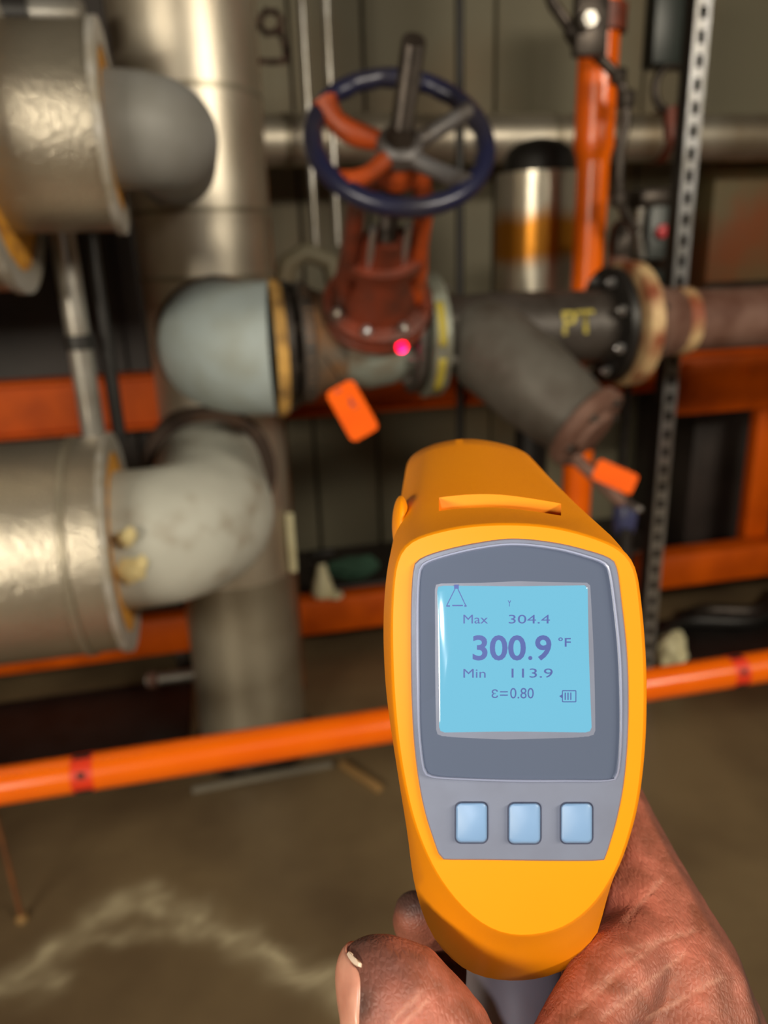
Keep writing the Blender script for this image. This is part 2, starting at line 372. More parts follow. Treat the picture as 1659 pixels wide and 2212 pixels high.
# oval bonnet neck and flange
def oval(bm, prof, ax=1.0, by=1.0, seg=48):
    rings = [[bm.verts.new(BP(r*ax*math.cos(2*PI*k/seg), r*by*math.sin(2*PI*k/seg), h)) for k in range(seg)] for h, r in prof]
    for a, b in zip(rings, rings[1:]):
        for k in range(seg): bm.faces.new((a[k], a[(k+1) % seg], b[(k+1) % seg], b[k]))
    bm.faces.new(rings[0][::-1]); bm.faces.new(rings[-1]); return bm
build('bonnet_neck', oval(NB(), [(.0, .084), (.05, .084), (.085, .088)], 1.1, .9), M['redorange'], gv)
build('bonnet_flange', oval(NB(), [(.082, .098), (.086, .102), (.101, .102), (.105, .098)], 1.06, .94), M['redorange'], gv)
build('bonnet_flange', oval(NB(), [(.107, .098), (.111, .102), (.127, .102), (.131, .094)], 1.04, .92), M['redorange'], gv)
for k in range(8):
    a = 2*PI*(k+.5)/8; c = BP(.09*1.02*math.cos(a), .09*.9*math.sin(a), .131)
    build('bolt', hexbolt(NB(), c, n_, .011, .013), M['bright'] if k in (4, 5, 6) else M['redorange'], gv)
build('bonnet', oval(NB(), [(.125, .074), (.16, .066), (.20, .05), (.23, .045)], 1.05, .95), M['redorange'], gv)
build('gland', oval(NB(), [(.23, .058), (.25, .058), (.252, .04), (.30, .034)], 1.25, .8), M['redorange'], gv)
# yoke arms
for s in (-1, 1):
    pts = [BP(s*.066, 0, .13), BP(s*.066, 0, .20), BP(s*.060, 0, .28), BP(s*.058, 0, NL-.12), BP(s*.040, 0, NL-.07), BP(s*.018, 0, NL-.045)]
    bm = tube(NB(), pts, [.026, .021, .017, .015, .018, .022], 16)
    build('yoke_arm', bm, M['redorange'] if s < 0 else M['orange_smear'], gv)
build('yoke_head', oval(NB(), [(NL-.07, .02), (NL-.06, .034), (NL-.035, .036), (NL-.02, .028)]), M['orange_smear'], gv)
for s in (-1, 1):
    build('gland_bolt', tube(NB(), [BP(s*.03, -.02, .2), BP(s*.03, -.02, .345)], .006, 10), M['bright'], gv)
# handwheel
WR = .129
whl = build('handwheel', oval(NB(), [(NL-.022, .030), (NL-.016, .035), (NL+.004, .035), (NL+.010, .028)], seg=32), M['spoke'], gv)
bm = NB(); seg1, seg2 = 96, 16
rings = []
for i in range(seg1):
    a = 2*PI*i/seg1; rr = []
    for j in range(seg2):
        b = 2*PI*j/seg2; R_ = WR+.0145*math.cos(b)
        wob = .0012*math.sin(20*a)*(math.cos(b) < -.3)
        rr.append(bm.verts.new(BP((R_+wob)*math.cos(a), (R_+wob)*math.sin(a), NL+.008+.0145*math.sin(b))))
    rings.append(rr)
for i in range(seg1):
    for j in range(seg2):
        bm.faces.new((rings[i][j], rings[(i+1) % seg1][j], rings[(i+1) % seg1][(j+1) % seg2], rings[i][(j+1) % seg2]))
build('rim', bm, M['bluepaint'], whl)
# four curved spokes; angles measured in the wheel plane
def wheel_angle(px, py):
    v = ray(px, py); t = ((HUB-CAM).dot(n_))/v.dot(n_); q = CAM+v*t-HUB
    return math.atan2(q.dot(e2), q.dot(e1))
for k, (px, py) in enumerate(((1015, 258), (975, 395), (745, 405), (690, 235), (900, 160))):
    a0 = wheel_angle(px, py)
    pts = []; 
    for i in range(9):
        t = i/8; r = .022+(WR-.024)*t; a = a0+(.20 if k == 3 else .07)*math.sin(PI*t)
        pts.append(BP(r*math.cos(a), r*math.sin(a), NL-.008+.024*t*t))
    wsp = [.0145-.002*math.sin(PI*i/8) for i in range(9)]
    if k == 3: wsp = [.013, .015, .0165, .018, .018, .017, .016, .017, .02]
    bm = tube(NB(), pts, wsp, 12)
    build('spoke', bm, M['spoke'] if k not in (3, 2) else M['orange_smear'], whl, label='spoke smeared with orange paint' if k in (2, 3) else None)
build('stem_nut', oval(NB(), [(NL+.005, .024), (NL+.022, .024), (NL+.028, .019), (NL+.036, .018)], seg=6), M['steel'], gv)
pr = []; h = .28
while h < NL+.165:
    pr += [(h, .0145), (h+.0025, .0165), (h+.005, .0145)]; h += .005
bm = NB()
rings = [[bm.verts.new(BP(r*math.cos(2*PI*k/16), r*math.sin(2*PI*k/16), h)) for k in range(16)] for h, r in pr]
for a, b in zip(rings, rings[1:]):
    for k in range(16): bm.faces.new((a[k], a[(k+1) % 16], b[(k+1) % 16], b[k]))
bm.faces.new(rings[0][::-1]); bm.faces.new(rings[-1])
build('stem', bm, M['steel'], gv)

# strainer
st = thing('strainer', 'dark cast iron wye strainer right of the gate valve, leg angled down', 'strainer', (RX(1100), RY, RZ))
flange(gv, RX(886, 730), .018, .116, M['iron'], 8, bm_='iron_grey', side=(-1,))
flange(st, RX(924, 730), .036, .128, M['flange'], 8, bm_='iron_grey', side=(1,))
for a0, a1 in ((PI*1.02, PI*.80), (PI*1.30, PI*1.08)):
    bm = NB(); x = RX(920, 730); r = .1286; vs = []
    for i in range(9):
        a = a0+(a1-a0)*i/8; vs.append([bm.verts.new((x+dx, RY+r*math.cos(a), RZ+r*math.sin(a))) for dx in (-.008, .008)])
    for i in range(8): bm.faces.new((vs[i][0], vs[i][1], vs[i+1][1], vs[i+1][0]))
    o = build('paint_mark', bm, M['yellow'], st)
    sm = o.modifiers.new('s', 'SOLIDIFY'); sm.thickness = .001
build('neck', lathe(NB(), (RX(940), RY, RZ), XA, [(0, .105), (.02, .088), (.06, .08), (.14, .084), (RX(1180)-RX(940), .08), (RX(1290)-RX(940), .078), (RX(1315)-RX(940), .083)], 48), M['iron'], st)
L0 = Vector((RX(1010), RY-.02, RZ+.005)); L1 = D(1268, 925, 1.50)
ax = (L1-L0).normalized(); LL = (L1-L0).length
build('leg', lathe(NB(), L0, ax, [(-.03, .05), (0, .08), (.06, .094), (LL*.55, .092), (LL*.8, .084), (LL*.93, .076), (LL*.97, .076)], 48), M['iron_grey'], st)
build('leg_cap', lathe(NB(), L0+ax*LL*.95, ax, [(0, .086), (.004, .09), (.024, .09), (.028, .084), (.03, .05), (.04, .045)], 40), M['rust'], st)
xx, yy = frame(ax)
for k in range(6):
    a = 2*PI*k/6+.3; c = L0+ax*(LL*.95+.026)+(xx*math.cos(a)+yy*math.sin(a))*.072
    build('bolt', hexbolt(NB(), c, ax, .009, .01), M['steel'], st)
def wrap_text(txt, size, xcen, yc, zc, r, ang, m, parent, name='lettering'):
    cu = bpy.data.curves.new('t', 'FONT'); cu.body = txt; cu.size = size; cu.align_x = 'CENTER'; cu.align_y = 'CENTER'; cu.offset = size*.012
    o = bpy.data.objects.new('t', cu); COL.objects.link(o)
    dg = bpy.context.evaluated_depsgraph_get(); me = bpy.data.meshes.new_from_object(o.evaluated_get(dg))
    bm = NB(); bm.from_mesh(me); bpy.data.objects.remove(o); bpy.data.curves.remove(cu); bpy.data.meshes.remove(me)
    for v in bm.verts:
        a = ang - v.co.y/r; v.co = Vector((xcen+v.co.x, yc+(r+.0012)*math.cos(a), zc+(r+.0012)*math.sin(a)))
    return build(name, bm, m, parent, False)
wrap_text('PT', .068, RX(1212), RY, RZ, .0815, PI+.05-.25, M['yellow'], st)

# right-hand flange pair and rusty pipe
rp = thing('rusty_pipe', 'rusty brown pipe with cream painted flange leaving to the right', 'pipe', (RX(1420), RY, RZ))
flange(st, RX(1312, 705), .022, .125, M['black'], 8, bm_='bright', side=(-1,))
flange(rp, RX(1352, 705), .036, .135, M['rustflange'], 8, bm_='steel', side=(1,))
x0 = RX(1375, 705)
build('hub', lathe(NB(), (x0, RY, RZ), XA, [(0, .105), (.02, .095), (.06, .076), (.10, .072)], 48), M['rust'], rp)
build('weld_bead', band(NB(), (x0+.105, RY, RZ), XA, .03, .06, .075), M['rustflange'], rp)
build('tube', tube(NB(), [(x0+.09, RY, RZ), (X1, RY, RZ)], .0685, 40), M['rust'], rp)

# drain line below the strainer leg
dl = thing('drain_valve', 'small ball valve with blue handle on the drain below the strainer', 'valve', D(1350, 1100, 1.52))
a = L0+ax*(LL+.012); b = D(1350, 1092, 1.52)
build('nipple', tube(NB(), [D(1238, 985, 1.51), b], .013, 16), M['rust'], dl)
build('valve_body', lathe(NB(), D(1352, 1085, 1.52), -ZA, [(0, .016), (.01, .022), (.03, .024), (.055, .022), (.065, .017)], 24), M['dial'], dl)
build('tail_pipe', tube(NB(), [D(1352, 1140, 1.52), D(1350, 1290, 1.56), D(1340, 1500, 1.62)], .012, 16), M['black'], dl)
build('lever', box(NB(), D(1366, 1092, 1.49), (.014, .06, .01), .003), M['bright'], dl)

def hang_tag(corners, d, label, scr):
    P = [D(x, y, d) for x, y in corners]; c = (P[0]+P[1]+P[2]+P[3])/4
    X = (P[1]-P[0]); Y = (P[3]-P[0]); wx, wy = X.length, Y.length; X.normalize(); Z = X.cross(Y).normalized(); Y = Z.cross(X)
    t = thing('valve_tag', label, 'tag', c)
    bm = NB(); r = min(wx, wy)*.2; out = []
    for sx, sy, a0 in ((1, 1, 0), (-1, 1, PI/2), (-1, -1, PI), (1, -1, PI*1.5)):
        for i in range(6):
            a = a0+PI/2*i/5; out.append((sx*(wx/2-r)+r*math.cos(a), sy*(wy/2-r)+r*math.sin(a)))
    v1 = [bm.verts.new(c+X*x+Y*y+Z*.0012) for x, y in out]; v2 = [bm.verts.new(c+X*x+Y*y-Z*.0012) for x, y in out]
    bm.faces.new(v1); bm.faces.new(v2[::-1])
    for i in range(len(out)): j = (i+1) % len(out); bm.faces.new((v1[i], v2[i], v2[j], v1[j]))
    build('plate', bm, M['tag'], t, False)
    side = -1 if (c-CAM).dot(Z) > 0 else 1
    for (x, y, w, h) in scr:
        build('scribble', box(NB(), c+X*x*wx+Y*y*wy+Z*side*.0014, (w*wx, h*wy, .0006), 0, X, Y, Z), M['ink'], t, False)
    return t, c
t1, c1 = hang_tag([(706, 845), (765, 812), (817, 935), (757, 957)], 1.30, 'upright tilted orange tag hanging below the gate valve', [(-.1, -.42, .22, .04), (.1, -.12, .14, .1), (.15, -.02, .2, .02), (.12, -.2, .03, .12)])
build('wire', tube(NB(), [D(735, 826, 1.30), D(722, 800, 1.33), D(700, 770, 1.45)], .0016, 8), M['steel'], t1)
t2, c2 = hang_tag([(1288, 988), (1374, 1026), (1368, 1072), (1284, 1035)], 1.44, 'small sideways orange tag beside the drain valve', [])
build('wire', tube(NB(), [D(1288, 1010, 1.44), D(1262, 1000, 1.46), D(1245, 990, 1.49)], .0016, 8), M['steel'], t2)

# ------------------------------------------------------------ vertical things behind the run
def vline(px, py, Y): return W(px, py, Y)
def vtube(name, label, cat, px, py, Y, r, pt, pb, m, seg=24, group=None):
    p = W(px, py, Y); z0 = 0.0 if pb is None else W(px, pb, Y).z; z1 = ZC if pt is None else W(px, pt, Y).z
    o = build(name, tube(NB(), [(p.x, Y, z0), (p.x, Y, z1)], r, seg), m); tag(o, label, cat, group); return o
vtube('rusty_line', 'thin rust brown vertical pipe just right of the large riser', 'pipe', 556, 300, 2.2, .018, None, None, M['rusty_line'])
c_a = vtube('conduit', 'leftmost of two thin silver conduits behind the handwheel', 'conduit', 668, 300, 2.45, .0115, None, 540, M['conduit'])
c_b = vtube('conduit', 'second thin silver conduit, nearer the handwheel hub', 'conduit', 718, 300, 2.45, .0115, None, 530, M['conduit'])
p = W(665, 600, 2.45)
o = build('duct_elbow', tube(NB(), [p-ZA*.25-XA*.09, p-ZA*.05-XA*.09, p+ZA*.045-XA*.06, p+ZA*.075, p+ZA*.045+XA*.07, p-ZA*.05+XA*.09, p-ZA*.25+XA*.09], [.03]*7, 20), M['wallpanel']); tag(o, 'grey arched pipe bend below the two conduits', 'pipe')
vtube('threaded_rod', 'straight black rod hanging right of the handwheel', 'rod', 993, 300, 2.3, .0125, None, None, M['black'])
vtube('thin_rod', 'thin dark rod standing under the right flange beside the strut', 'rod', 1352, 900, 2.0, .010, 760, None, M['black'])

# horizontal silver line
hz = W(1620, 297, 2.6).z
hp = thing('header_pipe', 'long horizontal silver pipe behind the handwheel at the top', 'pipe', (1.2, 2.6, hz))
build('tube', tube(NB(), [(VPX, 2.6, hz), (X1, 2.6, hz)], .074, 48), M['alu_smooth'], hp)
build('seam_band', band(NB(), (W(620, 300, 2.6).x, 2.6, hz), XA, .02, .07, .077), M['alu_low'], hp)
build('seam_band', band(NB(), (W(1190, 297, 2.6).x, 2.6, hz), XA, .02, .07, .077), M['alu_low'], hp)
bm = NB(); cx = W(1458, 290, 2.5).x
band(bm, (cx, 2.6, hz), XA, .03, .074, .082)
build('pipe_clamp', bm, M['redorange'], hp)

# silver jacketed cylinder
cyp = W(1160, 500, 2.15); zt = W(1160, 375, 2.15).z; zb = W(1150, 850, 2.15).z
cy = thing('jacketed_vessel', 'upright silver jacketed cylinder with dark domed cap and rust stain band', 'vessel', (cyp.x, 2.15, zb))
M['vessel'] = mat('vessel_cladding', (210, 202, 184), 0.30, 0.8, (150, 132, 100), 5, .5, .85)
nt = M['vessel'].node_tree; bs = nt.nodes['Principled BSDF']; base = bs.inputs['Base Color'].links[0].from_socket
tc = nt.nodes['Texture Coordinate']; sp = nt.nodes.new('ShaderNodeSeparateXYZ'); nt.links.new(tc.outputs['Object'], sp.inputs[0])
nz = nt.nodes['Noise Texture']; ad = nt.nodes.new('ShaderNodeMath'); ad.operation = 'MULTIPLY_ADD'; ad.inputs[1].default_value = .10
nt.links.new(nz.outputs['Fac'], ad.inputs[0]); nt.links.new(sp.outputs['Z'], ad.inputs[2])
rm = nt.nodes.new('ShaderNodeValToRGB'); rc = rm.color_ramp; zr = (W(1160, 515, 2.15).z-zb)+.05
rc.elements[0].position = zr-.075; rc.elements[0].color = (0, 0, 0, 1); rc.elements[1].position = zr+.075; rc.elements[1].color = (0, 0, 0, 1)
for pp in (zr-.035, zr+.035): e = rc.elements.new(pp); e.color = (1, 1, 1, 1)
nt.links.new(ad.outputs[0], rm.inputs['Fac'])
mx = nt.nodes.new('ShaderNodeMix'); mx.data_type = 'RGBA'; nt.links.new(rm.outputs['Color'], mx.inputs['Factor']); nt.links.new(base, mx.inputs['A']); mx.inputs['B'].default_value = rgb((196, 128, 40))
nt.links.new(mx.outputs['Result'], bs.inputs['Base Color'])
build('jacket', tube(NB(), [(cyp.x, 2.15, zb), (cyp.x, 2.15, zt)], .118, 56), M['vessel'], cy)
ch = .092
build('dome_cap', lathe(NB(), (cyp.x, 2.15, zt-.005), ZA, [(0, .098), (ch*.4, .096), (ch*.7, .086), (ch*.9, .06), (ch, .02)], 40), M['black'], cy)
build('foot', tube(NB(), [(cyp.x, 2.15, 0), (cyp.x, 2.15, zb)], .05, 24), M['black'], cy)

# orange vertical pipe with step
oy = 1.9; pa = W(1288, 200, oy)
ov = thing('orange_riser', 'orange painted vertical pipe with a step, right of the handwheel', 'pipe', (pa.x, oy, 0))
zs = W(1285, 322, oy).z; sl = .0
build('tube', tube(NB(), [(pa.x, oy, zs), (pa.x, oy, ZC)], .0475, 36), M['orange'], ov)
build('reducer', lathe(NB(), (pa.x, oy, zs-.03), ZA, [(0, .040), (.01, .041), (.035, .0485), (.05, .0485)], 36), M['orange'], ov)
build('tube', tube(NB(), [(pa.x, oy, .0), (pa.x, oy, zs-.02)], .0395, 36), M['orange'], ov)
# dark small bore line crossing it
ds = thing('gauge_line', 'dark oily small bore line crossing the top of the orange riser', 'pipe', W(1330, 160, 1.78))
DP = [(1170, -60), (1195, 10), (1240, 75), (1290, 120), (1335, 165), (1352, 215), (1352, 260), (1338, 330), (1335, 420), (1352, 465), (1375, 500)]
build('tube', tube(NB(), [W(x, y, 1.78) for x, y in DP], .0125, 16), M['steel'], ds)
for (x, y, r, l, ax_) in ((1335, 165, .020, .03, ZA), (1240, 75, .02, .035, (.6, 0, -.8)), (1352, 215, .022, .035, ZA), (1337, 430, .021, .035, ZA)):
    bm = NB(); lathe(bm, W(x, y, 1.78)-Vector(ax_)*l/2, ax_, [(0, r*.9), (.004, r), (l-.004, r), (l, r*.9)], 8); build('coupling', bm, M['steel'], ds)
bb = W(1283, 35, 1.70)
build('bracket', box(NB(), W(1275, 50, 1.76), (.075, .03, .13), .006), M['steel'], ds)
build('bolt', hexbolt(NB(), bb+YA*.03, -YA, .019, .016), M['conduit'], ds, label='bright zinc bolt head')
build('clamp_ring', band(NB(), (pa.x, oy, W(1300, 45, oy).z), ZA, .055, .046, .062, 40), M['redorange'], ds)
# actuator below it
sb = thing('small_valve', 'small dark valve with red spot between the orange riser and the strut', 'valve', W(1340, 560, 1.9))
build('valve_body', lathe(NB(), W(1345, 475, 1.85), -ZA, [(0, .015), (.02, .03), (.06, .034), (.09, .03), (.12, .018), (.16, .016)], 20), M['steel'], sb)
build('union', lathe(NB(), W(1335, 600, 1.85), ZA, [(0, .02), (.02, .032), (.05, .032), (.06, .02)], 8), M['rust'], sb)

# strut channel with slots
sy = 1.85; sx = W(1478, 500, sy).x; ww = .041
sc = thing('strut_channel', 'tall slotted metal strut standing right of the orange riser', 'strut', (sx, sy, 0))
bm = NB(); z = 0.0; pitch = .05; hole = .028; strip = .011
box(bm, (sx-ww/2+strip/2, sy, ZC/2), (strip, .0025, ZC)); box(bm, (sx+ww/2-strip/2, sy, ZC/2), (strip, .0025, ZC))
while z < ZC-.02:
    box(bm, (sx, sy, z+(pitch-hole)/2), (ww-2*strip, .0025, pitch-hole)); z += pitch
build('slotted_face', bm, M['bright'], sc, False)
build('side_web', box(NB(), (sx+ww/2, sy+.022, ZC/2), (.0025, .044, ZC)), M['black'], sc, False)
build('side_web', box(NB(), (sx-ww/2, sy+.022, ZC/2), (.0025, .044, ZC)), M['black'], sc, False)
build('return_lip', box(NB(), (sx+ww/2+.012, sy+.05, ZC/2), (.030, .012, ZC)), M['steel'], sc, False)

# control boxes on the right
b1 = thing('junction_box', 'black box hanging at the top right behind the strut', 'box', W(1452, 40, 2.3))
build('case', box(NB(), W(1452, 20, 2.3), (.125, .1, .30), .012), M['black'], b1)
build('lid', box(NB(), W(1452, 20, 2.24), (.105, .012, .27), .004), M['darkgreen'], b1)
rg = thing('chain_ring', 'dark metal ring shackle below the black box', 'ring', W(1448, 190, 2.25))
bm = NB(); c = W(1450, 190, 2.25); pts = [c+Vector((.052*math.cos(2*PI*i/24), 0, .060*math.sin(2*PI*i/24))) for i in range(25)]
tube(bm, pts, .012, 12); build('ring', bm, M['steel'], rg)
build('pin', tube(NB(), [c+ZA*.058-XA*.02, c+ZA*.12+XA*.0], .013, 12), M['steel'], rg)
build('tail', tube(NB(), [c-ZA*.05, c-ZA*.13+XA*.01], .02, 12), M['redorange'], rg)
b2 = thing('control_box', 'dark green control box with pink red button beside the strut', 'box', W(1415, 560, 2.15))
build('case', box(NB(), W(1418, 545, 2.15), (.115, .09, .28), .014), M['darkgreen'], b2)
build('hood', box(NB(), W(1410, 430, 2.15), (.135, .10, .06), .02), M['steel'], b2)
build('button', lathe(NB(), W(1428, 500, 2.10), -YA, [(0, .018), (.012, .018), (.016, .012)], 20), M['red'], b2)
p_ = W(1418, 520, 2.15)
build('mounting_arm', box(NB(), (sx+.004, 2.0, p_.z-.06), (.022, .26, .03), .004), M['steel'], b2)
build('cable_gland', tube(NB(), [W(1385, 450, 2.1), W(1378, 500, 2.1), W(1385, 560, 2.1)], .014, 12), M['conduit'], b2)

# wall number, painted
c = W(585, 75, Y1-.022); s = S(c)
nm = [(608, 45), (596, 26), (575, 24), (563, 38), (562, 58), (574, 72), (594, 70), (606, 55), (609, 80), (617, 108), (616, 132), (590, 134), (562, 132)]
bm = NB(); P = [W(x, y, Y1-.0215) for x, y in nm]
for a, b in zip(P, P[1:]):
    d = (b-a).normalized(); nn = Vector((-d.z, 0, d.x))*.010; ext = d*.007
    bm.faces.new([bm.verts.new(a-ext+nn), bm.verts.new(b+ext+nn), bm.verts.new(b+ext-nn), bm.verts.new(a-ext-nn)])
o = build('painted_number', bm, M['brownpaint'], None, False); tag(o, 'brown number 9 painted on the wall at the top beside the riser', 'wall marking')
so = o.modifiers.new('s', 'SOLIDIFY'); so.thickness = .001; so.offset = 0

# ------------------------------------------------------------ orange steelwork
by = 2.38
zt_, zb_ = W(100, 818, by).z, W(100, 938, by).z
ub = thing('orange_beam', 'wide orange beam at mid height behind the pipes', 'beam', (0, by, zb_))
build('web', box(NB(), ((X0+3.0)/2, by, (zt_+zb_)/2), (3.0-X0, .03, zt_-zb_-.02), .003), M['orange_dull'], ub, False)
build('flange', box(NB(), ((X0+3.0)/2, by, zt_-.006), (3.0-X0, .10, .012), .004), M['orange_dull'], ub, False)
build('flange', box(NB(), ((X0+3.0)/2, by, zb_+.006), (3.0-X0, .10, .012), .004), M['orange_dull'], ub, False)
pb_ = W(1560, 830, 2.28)
gb = thing('orange_gusset', 'orange steel box bolted to the beam at the right edge', 'bracket', pb_)
build('plate', box(NB(), (pb_.x+.12, 2.32, (W(1560, 768, 2.3).z+W(1560, 890, 2.3).z)/2), (.56, .06, W(1560, 768, 2.3).z-W(1560, 890, 2.3).z), .01), M['orange_dull'], gb)
for px, py in ((1485, 790), (1615, 800)):
    build('bolt', hexbolt(NB(), W(px, py, 2.285), -YA, .014, .012), M['orange_dull'], gb)
zt2, zb2 = W(750, 1290, 2.4).z, W(750, 1364, 2.4).z
lb = thing('orange_base_rail', 'low orange rail of the skid above the floor, behind the riser', 'rail', (0, 2.42, zb2))
build('rail', box(NB(), ((X0+3.2)/2, 2.44, (zt2+zb2)/2), (3.2-X0, .08, zt2-zb2), .012), M['orange_dull'], lb)
for x in (-1.6, -.2, 1.0, 2.4):
    build('foot', box(NB(), (x, 2.46, zb2/2), (.08, .06, zb2), .004), M['steel'], lb)
rpx = W(1655, 1050, 2.3)
rpost = build('orange_post', box(NB(), (rpx.x+.015, 2.36, (zt2+zb_)/2), (.10, .05, zb_-zt2), .006), M['orange_dull']); tag(rpost, 'orange upright post at the right edge between the two beams', 'post')
kp = W(1500, 1240, 2.2)
rr2 = build('orange_cross_rail', box(NB(), (kp.x+.28, 2.28, kp.z), (.85, .10, .125), .012), M['orange_dull']); tag(rr2, 'worn orange rail at lower right, right of the thermometer', 'rail')

# front orange pipe
fy = 1.10; fz = W(100, 1682, fy).z
fp = thing('orange_handrail', 'bright orange glossy pipe crossing low in front, behind the thermometer', 'pipe', (0, fy, fz))
build('tube', tube(NB(), [(X0, fy, fz), (X1, fy, fz)], .0292, 48), M['orange'], fp)
for px, py in ((182, 1664), (1587, 1440)):
    x = W(px, py, fy).x
    bnd = build('label_band', band(NB(), (x, fy, fz), XA, .032 if px < 500 else .03, .027, .0298, 48), M['darkred'], fp)
    for a0, a1 in ((PI*.90, PI*.80), (PI*.56, PI*.44), (PI*1.24, PI*1.12)):
        bm = NB(); vs = []
        for i in range(9):
            a = a0+(a1-a0)*i/8; wd_ = .006 if a0 == PI*.90 else .013
            vs.append([bm.verts.new((x+dx, fy+.0304*math.cos(a), fz+.0304*math.sin(a))) for dx in (-wd_, wd_)])
        for i in range(8): bm.faces.new((vs[i][0], vs[i][1], vs[i+1][1], vs[i+1][0]))
        build('print', bm, M['blackink'], bnd)
for x in (-2.2, -.95, 2.3, 3.6):
    build('post', tube(NB(), [(x, fy, 0), (x, fy, fz)], .022, 20), M['orange_dull'], fp)
# thin support rod down to the floor at left
g0 = onfloor(48, 1988); g1 = W(-8, 1700, fy)
sr = thing('floor_rod', 'thin brown rod standing on the floor at the left edge', 'rod', g0)
build('rod', tube(NB(), [g0+ZA*.004, Vector((g0.x-.005, g0.y-.0, .45))], .005, 10), M['rusty_line'], sr)
build('tip', lathe(NB(), g0, ZA, [(0, .012), (.006, .013), (.016, .008)], 14), M['wood'], sr)

# ------------------------------------------------------------ background dark equipment
ex = W(335, 800, 2.7).x
eq = thing('dark_cabinet', 'dark charcoal sheet steel cabinet behind the left pipes', 'cabinet', (-1.2, 2.78, 0))
build('body', box(NB(), ((X0+.1+ex)/2, 2.78, 1.28), (ex-X0-.1, .40, 2.5), .01), M['cabinet'], eq, False)
build('door_panel', box(NB(), (ex-.42, 2.572, 1.3), (.70, .016, 1.5), .004), M['cabinet'], eq, False)
build('door_panel', box(NB(), (ex-1.16, 2.572, 1.3), (.70, .016, 1.5), .004), M['cabinet'], eq, False)
ex = W(335, 800, 2.7).x
wa, wb_ = W(1425, 1050, 2.75), W(1750, 1050, 2.75)
tk = thing('dark_tank', 'dark brown steel tank in the recess at right under the beam', 'tank', ((wa.x+wb_.x)/2, 2.7, 0))
build('shell', box(NB(), ((wa.x+wb_.x)/2+.2, 2.77, zb_/2-.01), (wb_.x-wa.x+.4, .44, zb_-.03), .03), M['cabinet'], tk)
build('lid', box(NB(), ((wa.x+wb_.x)/2+.2, 2.77, zb_-.015), (wb_.x-wa.x+.44, .48, .02), .006), M['steel'], tk)
# drum behind at upper right
dr = thing('rusty_duct', 'olive brown rust stained duct at the upper right edge', 'duct', W(1600, 480, 2.9))
pz0, pz1 = W(1590, 640, 2.9).z, W(1590, 352, 2.9).z
M['duct'] = mat('rust_stained_duct', (104, 92, 62), 0.6, 0.1, (128, 68, 26), 2.6, .42, .62)
build('shell', box(NB(), (W(1600, 480, 2.85).x+.35, 2.9, (pz0+pz1)/2), (1.0, .16, pz1-pz0), .012), M['duct'], dr)
build('joint_band', box(NB(), (W(1600, 480, 2.85).x+.35, 2.812, pz0+.04), (1.01, .015, .05), .003), M['steel'], dr, False)

# lower clutter: shelf plinth under skid
pl = build('skid_plinth', box(NB(), ((ex+.03+wa.x-.06)/2, 2.76, .09), (wa.x-ex-.09, .4, .18), .006), M['cabinet'], None, False); tag(pl, 'dark low plinth along the back wall under the orange rail', 'plinth')
# spray bottle on the rail
bp_ = W(700, 1312, 2.44); bz = zt2
bo = thing('spray_bottle', 'milky white cone shaped bottle with dark trigger top on orange rail', 'bottle', (bp_.x, 2.44, bz))
bh = W(702, 1212, 2.44).z-bz
build('bottle_body', lathe(NB(), (bp_.x, 2.44, bz), ZA, [(0, .036), (.006, .040), (bh*.25, .037), (bh*.6, .024), (bh*.9, .015), (bh, .013)], 28), M['whiteplastic'], bo)
build('trigger_head', box(NB(), (bp_.x+.002, 2.44, bz+bh+.028), (.09, .03, .03), .008), M['black'], bo)
build('collar', lathe(NB(), (bp_.x, 2.44, bz+bh-.003), ZA, [(0, .018), (.02, .018)], 16), M['black'], bo)
build('trigger', box(NB(), (bp_.x-.035, 2.44, bz+bh-.0), (.012, .012, .04), .003), M['black'], bo)
q = W(727, 1312, 2.40)
o = build('white_disc', lathe(NB(), (q.x, 2.418, zt2-.0005), ZA, [(0, .026), (.008, .028), (.012, .024)], 24), M['whiteplastic']); tag(o, 'small cream disc lying beside the white bottle', 'disc')
q = W(775, 1265, 2.5)
bm = NB(); bmesh.ops.create_icosphere(bm, subdivisions=3, radius=.05)
for v in bm.verts: v.co = Vector((v.co.x*2.2, v.co.y*.5, v.co.z*.8))+v.co.normalized()*noise.noise(v.co*30)*.02+Vector((q.x, 2.6, .235))
o = build('green_rag', bm, M['green']); tag(o, 'crumpled dark green rag behind the white bottle', 'rag')
# fitting left of riser near the floor
q = W(352, 1466, 2.2)
ft = thing('pipe_nipple', 'small pale pipe fitting low behind the riser, left side', 'pipe fitting', q)
build('tube', tube(NB(), [q-XA*.05, q+XA*.12], .018, 16), M['conduit'], ft)
build('collar', band(NB(), q-XA*.03, XA, .03, .015, .026), M['rust'], ft)
build('drop_leg', tube(NB(), [Vector((q.x+.11, q.y, 0)), q+XA*.11], .016, 14), M['black'], ft)
for (pa1, pa2, yb0, yb1, lab) in ((-120, 395, 1.86, 2.36, 'flat black sheet standing in for floor shade behind the orange handrail, left of the riser'), (1420, 1800, 1.95, 2.3, 'flat black sheet added to darken the floor at the right edge under the hoses')):  # flat black sheets added to stand in for shade on the floor
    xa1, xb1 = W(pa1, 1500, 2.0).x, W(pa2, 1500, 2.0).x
    o = build('floor_shade_sheet', box(NB(), ((xa1+xb1)/2, (yb0+yb1)/2, .005), (xb1-xa1, yb1-yb0, .008), .003), M['black'], None, False); tag(o, lab, 'shade sheet')
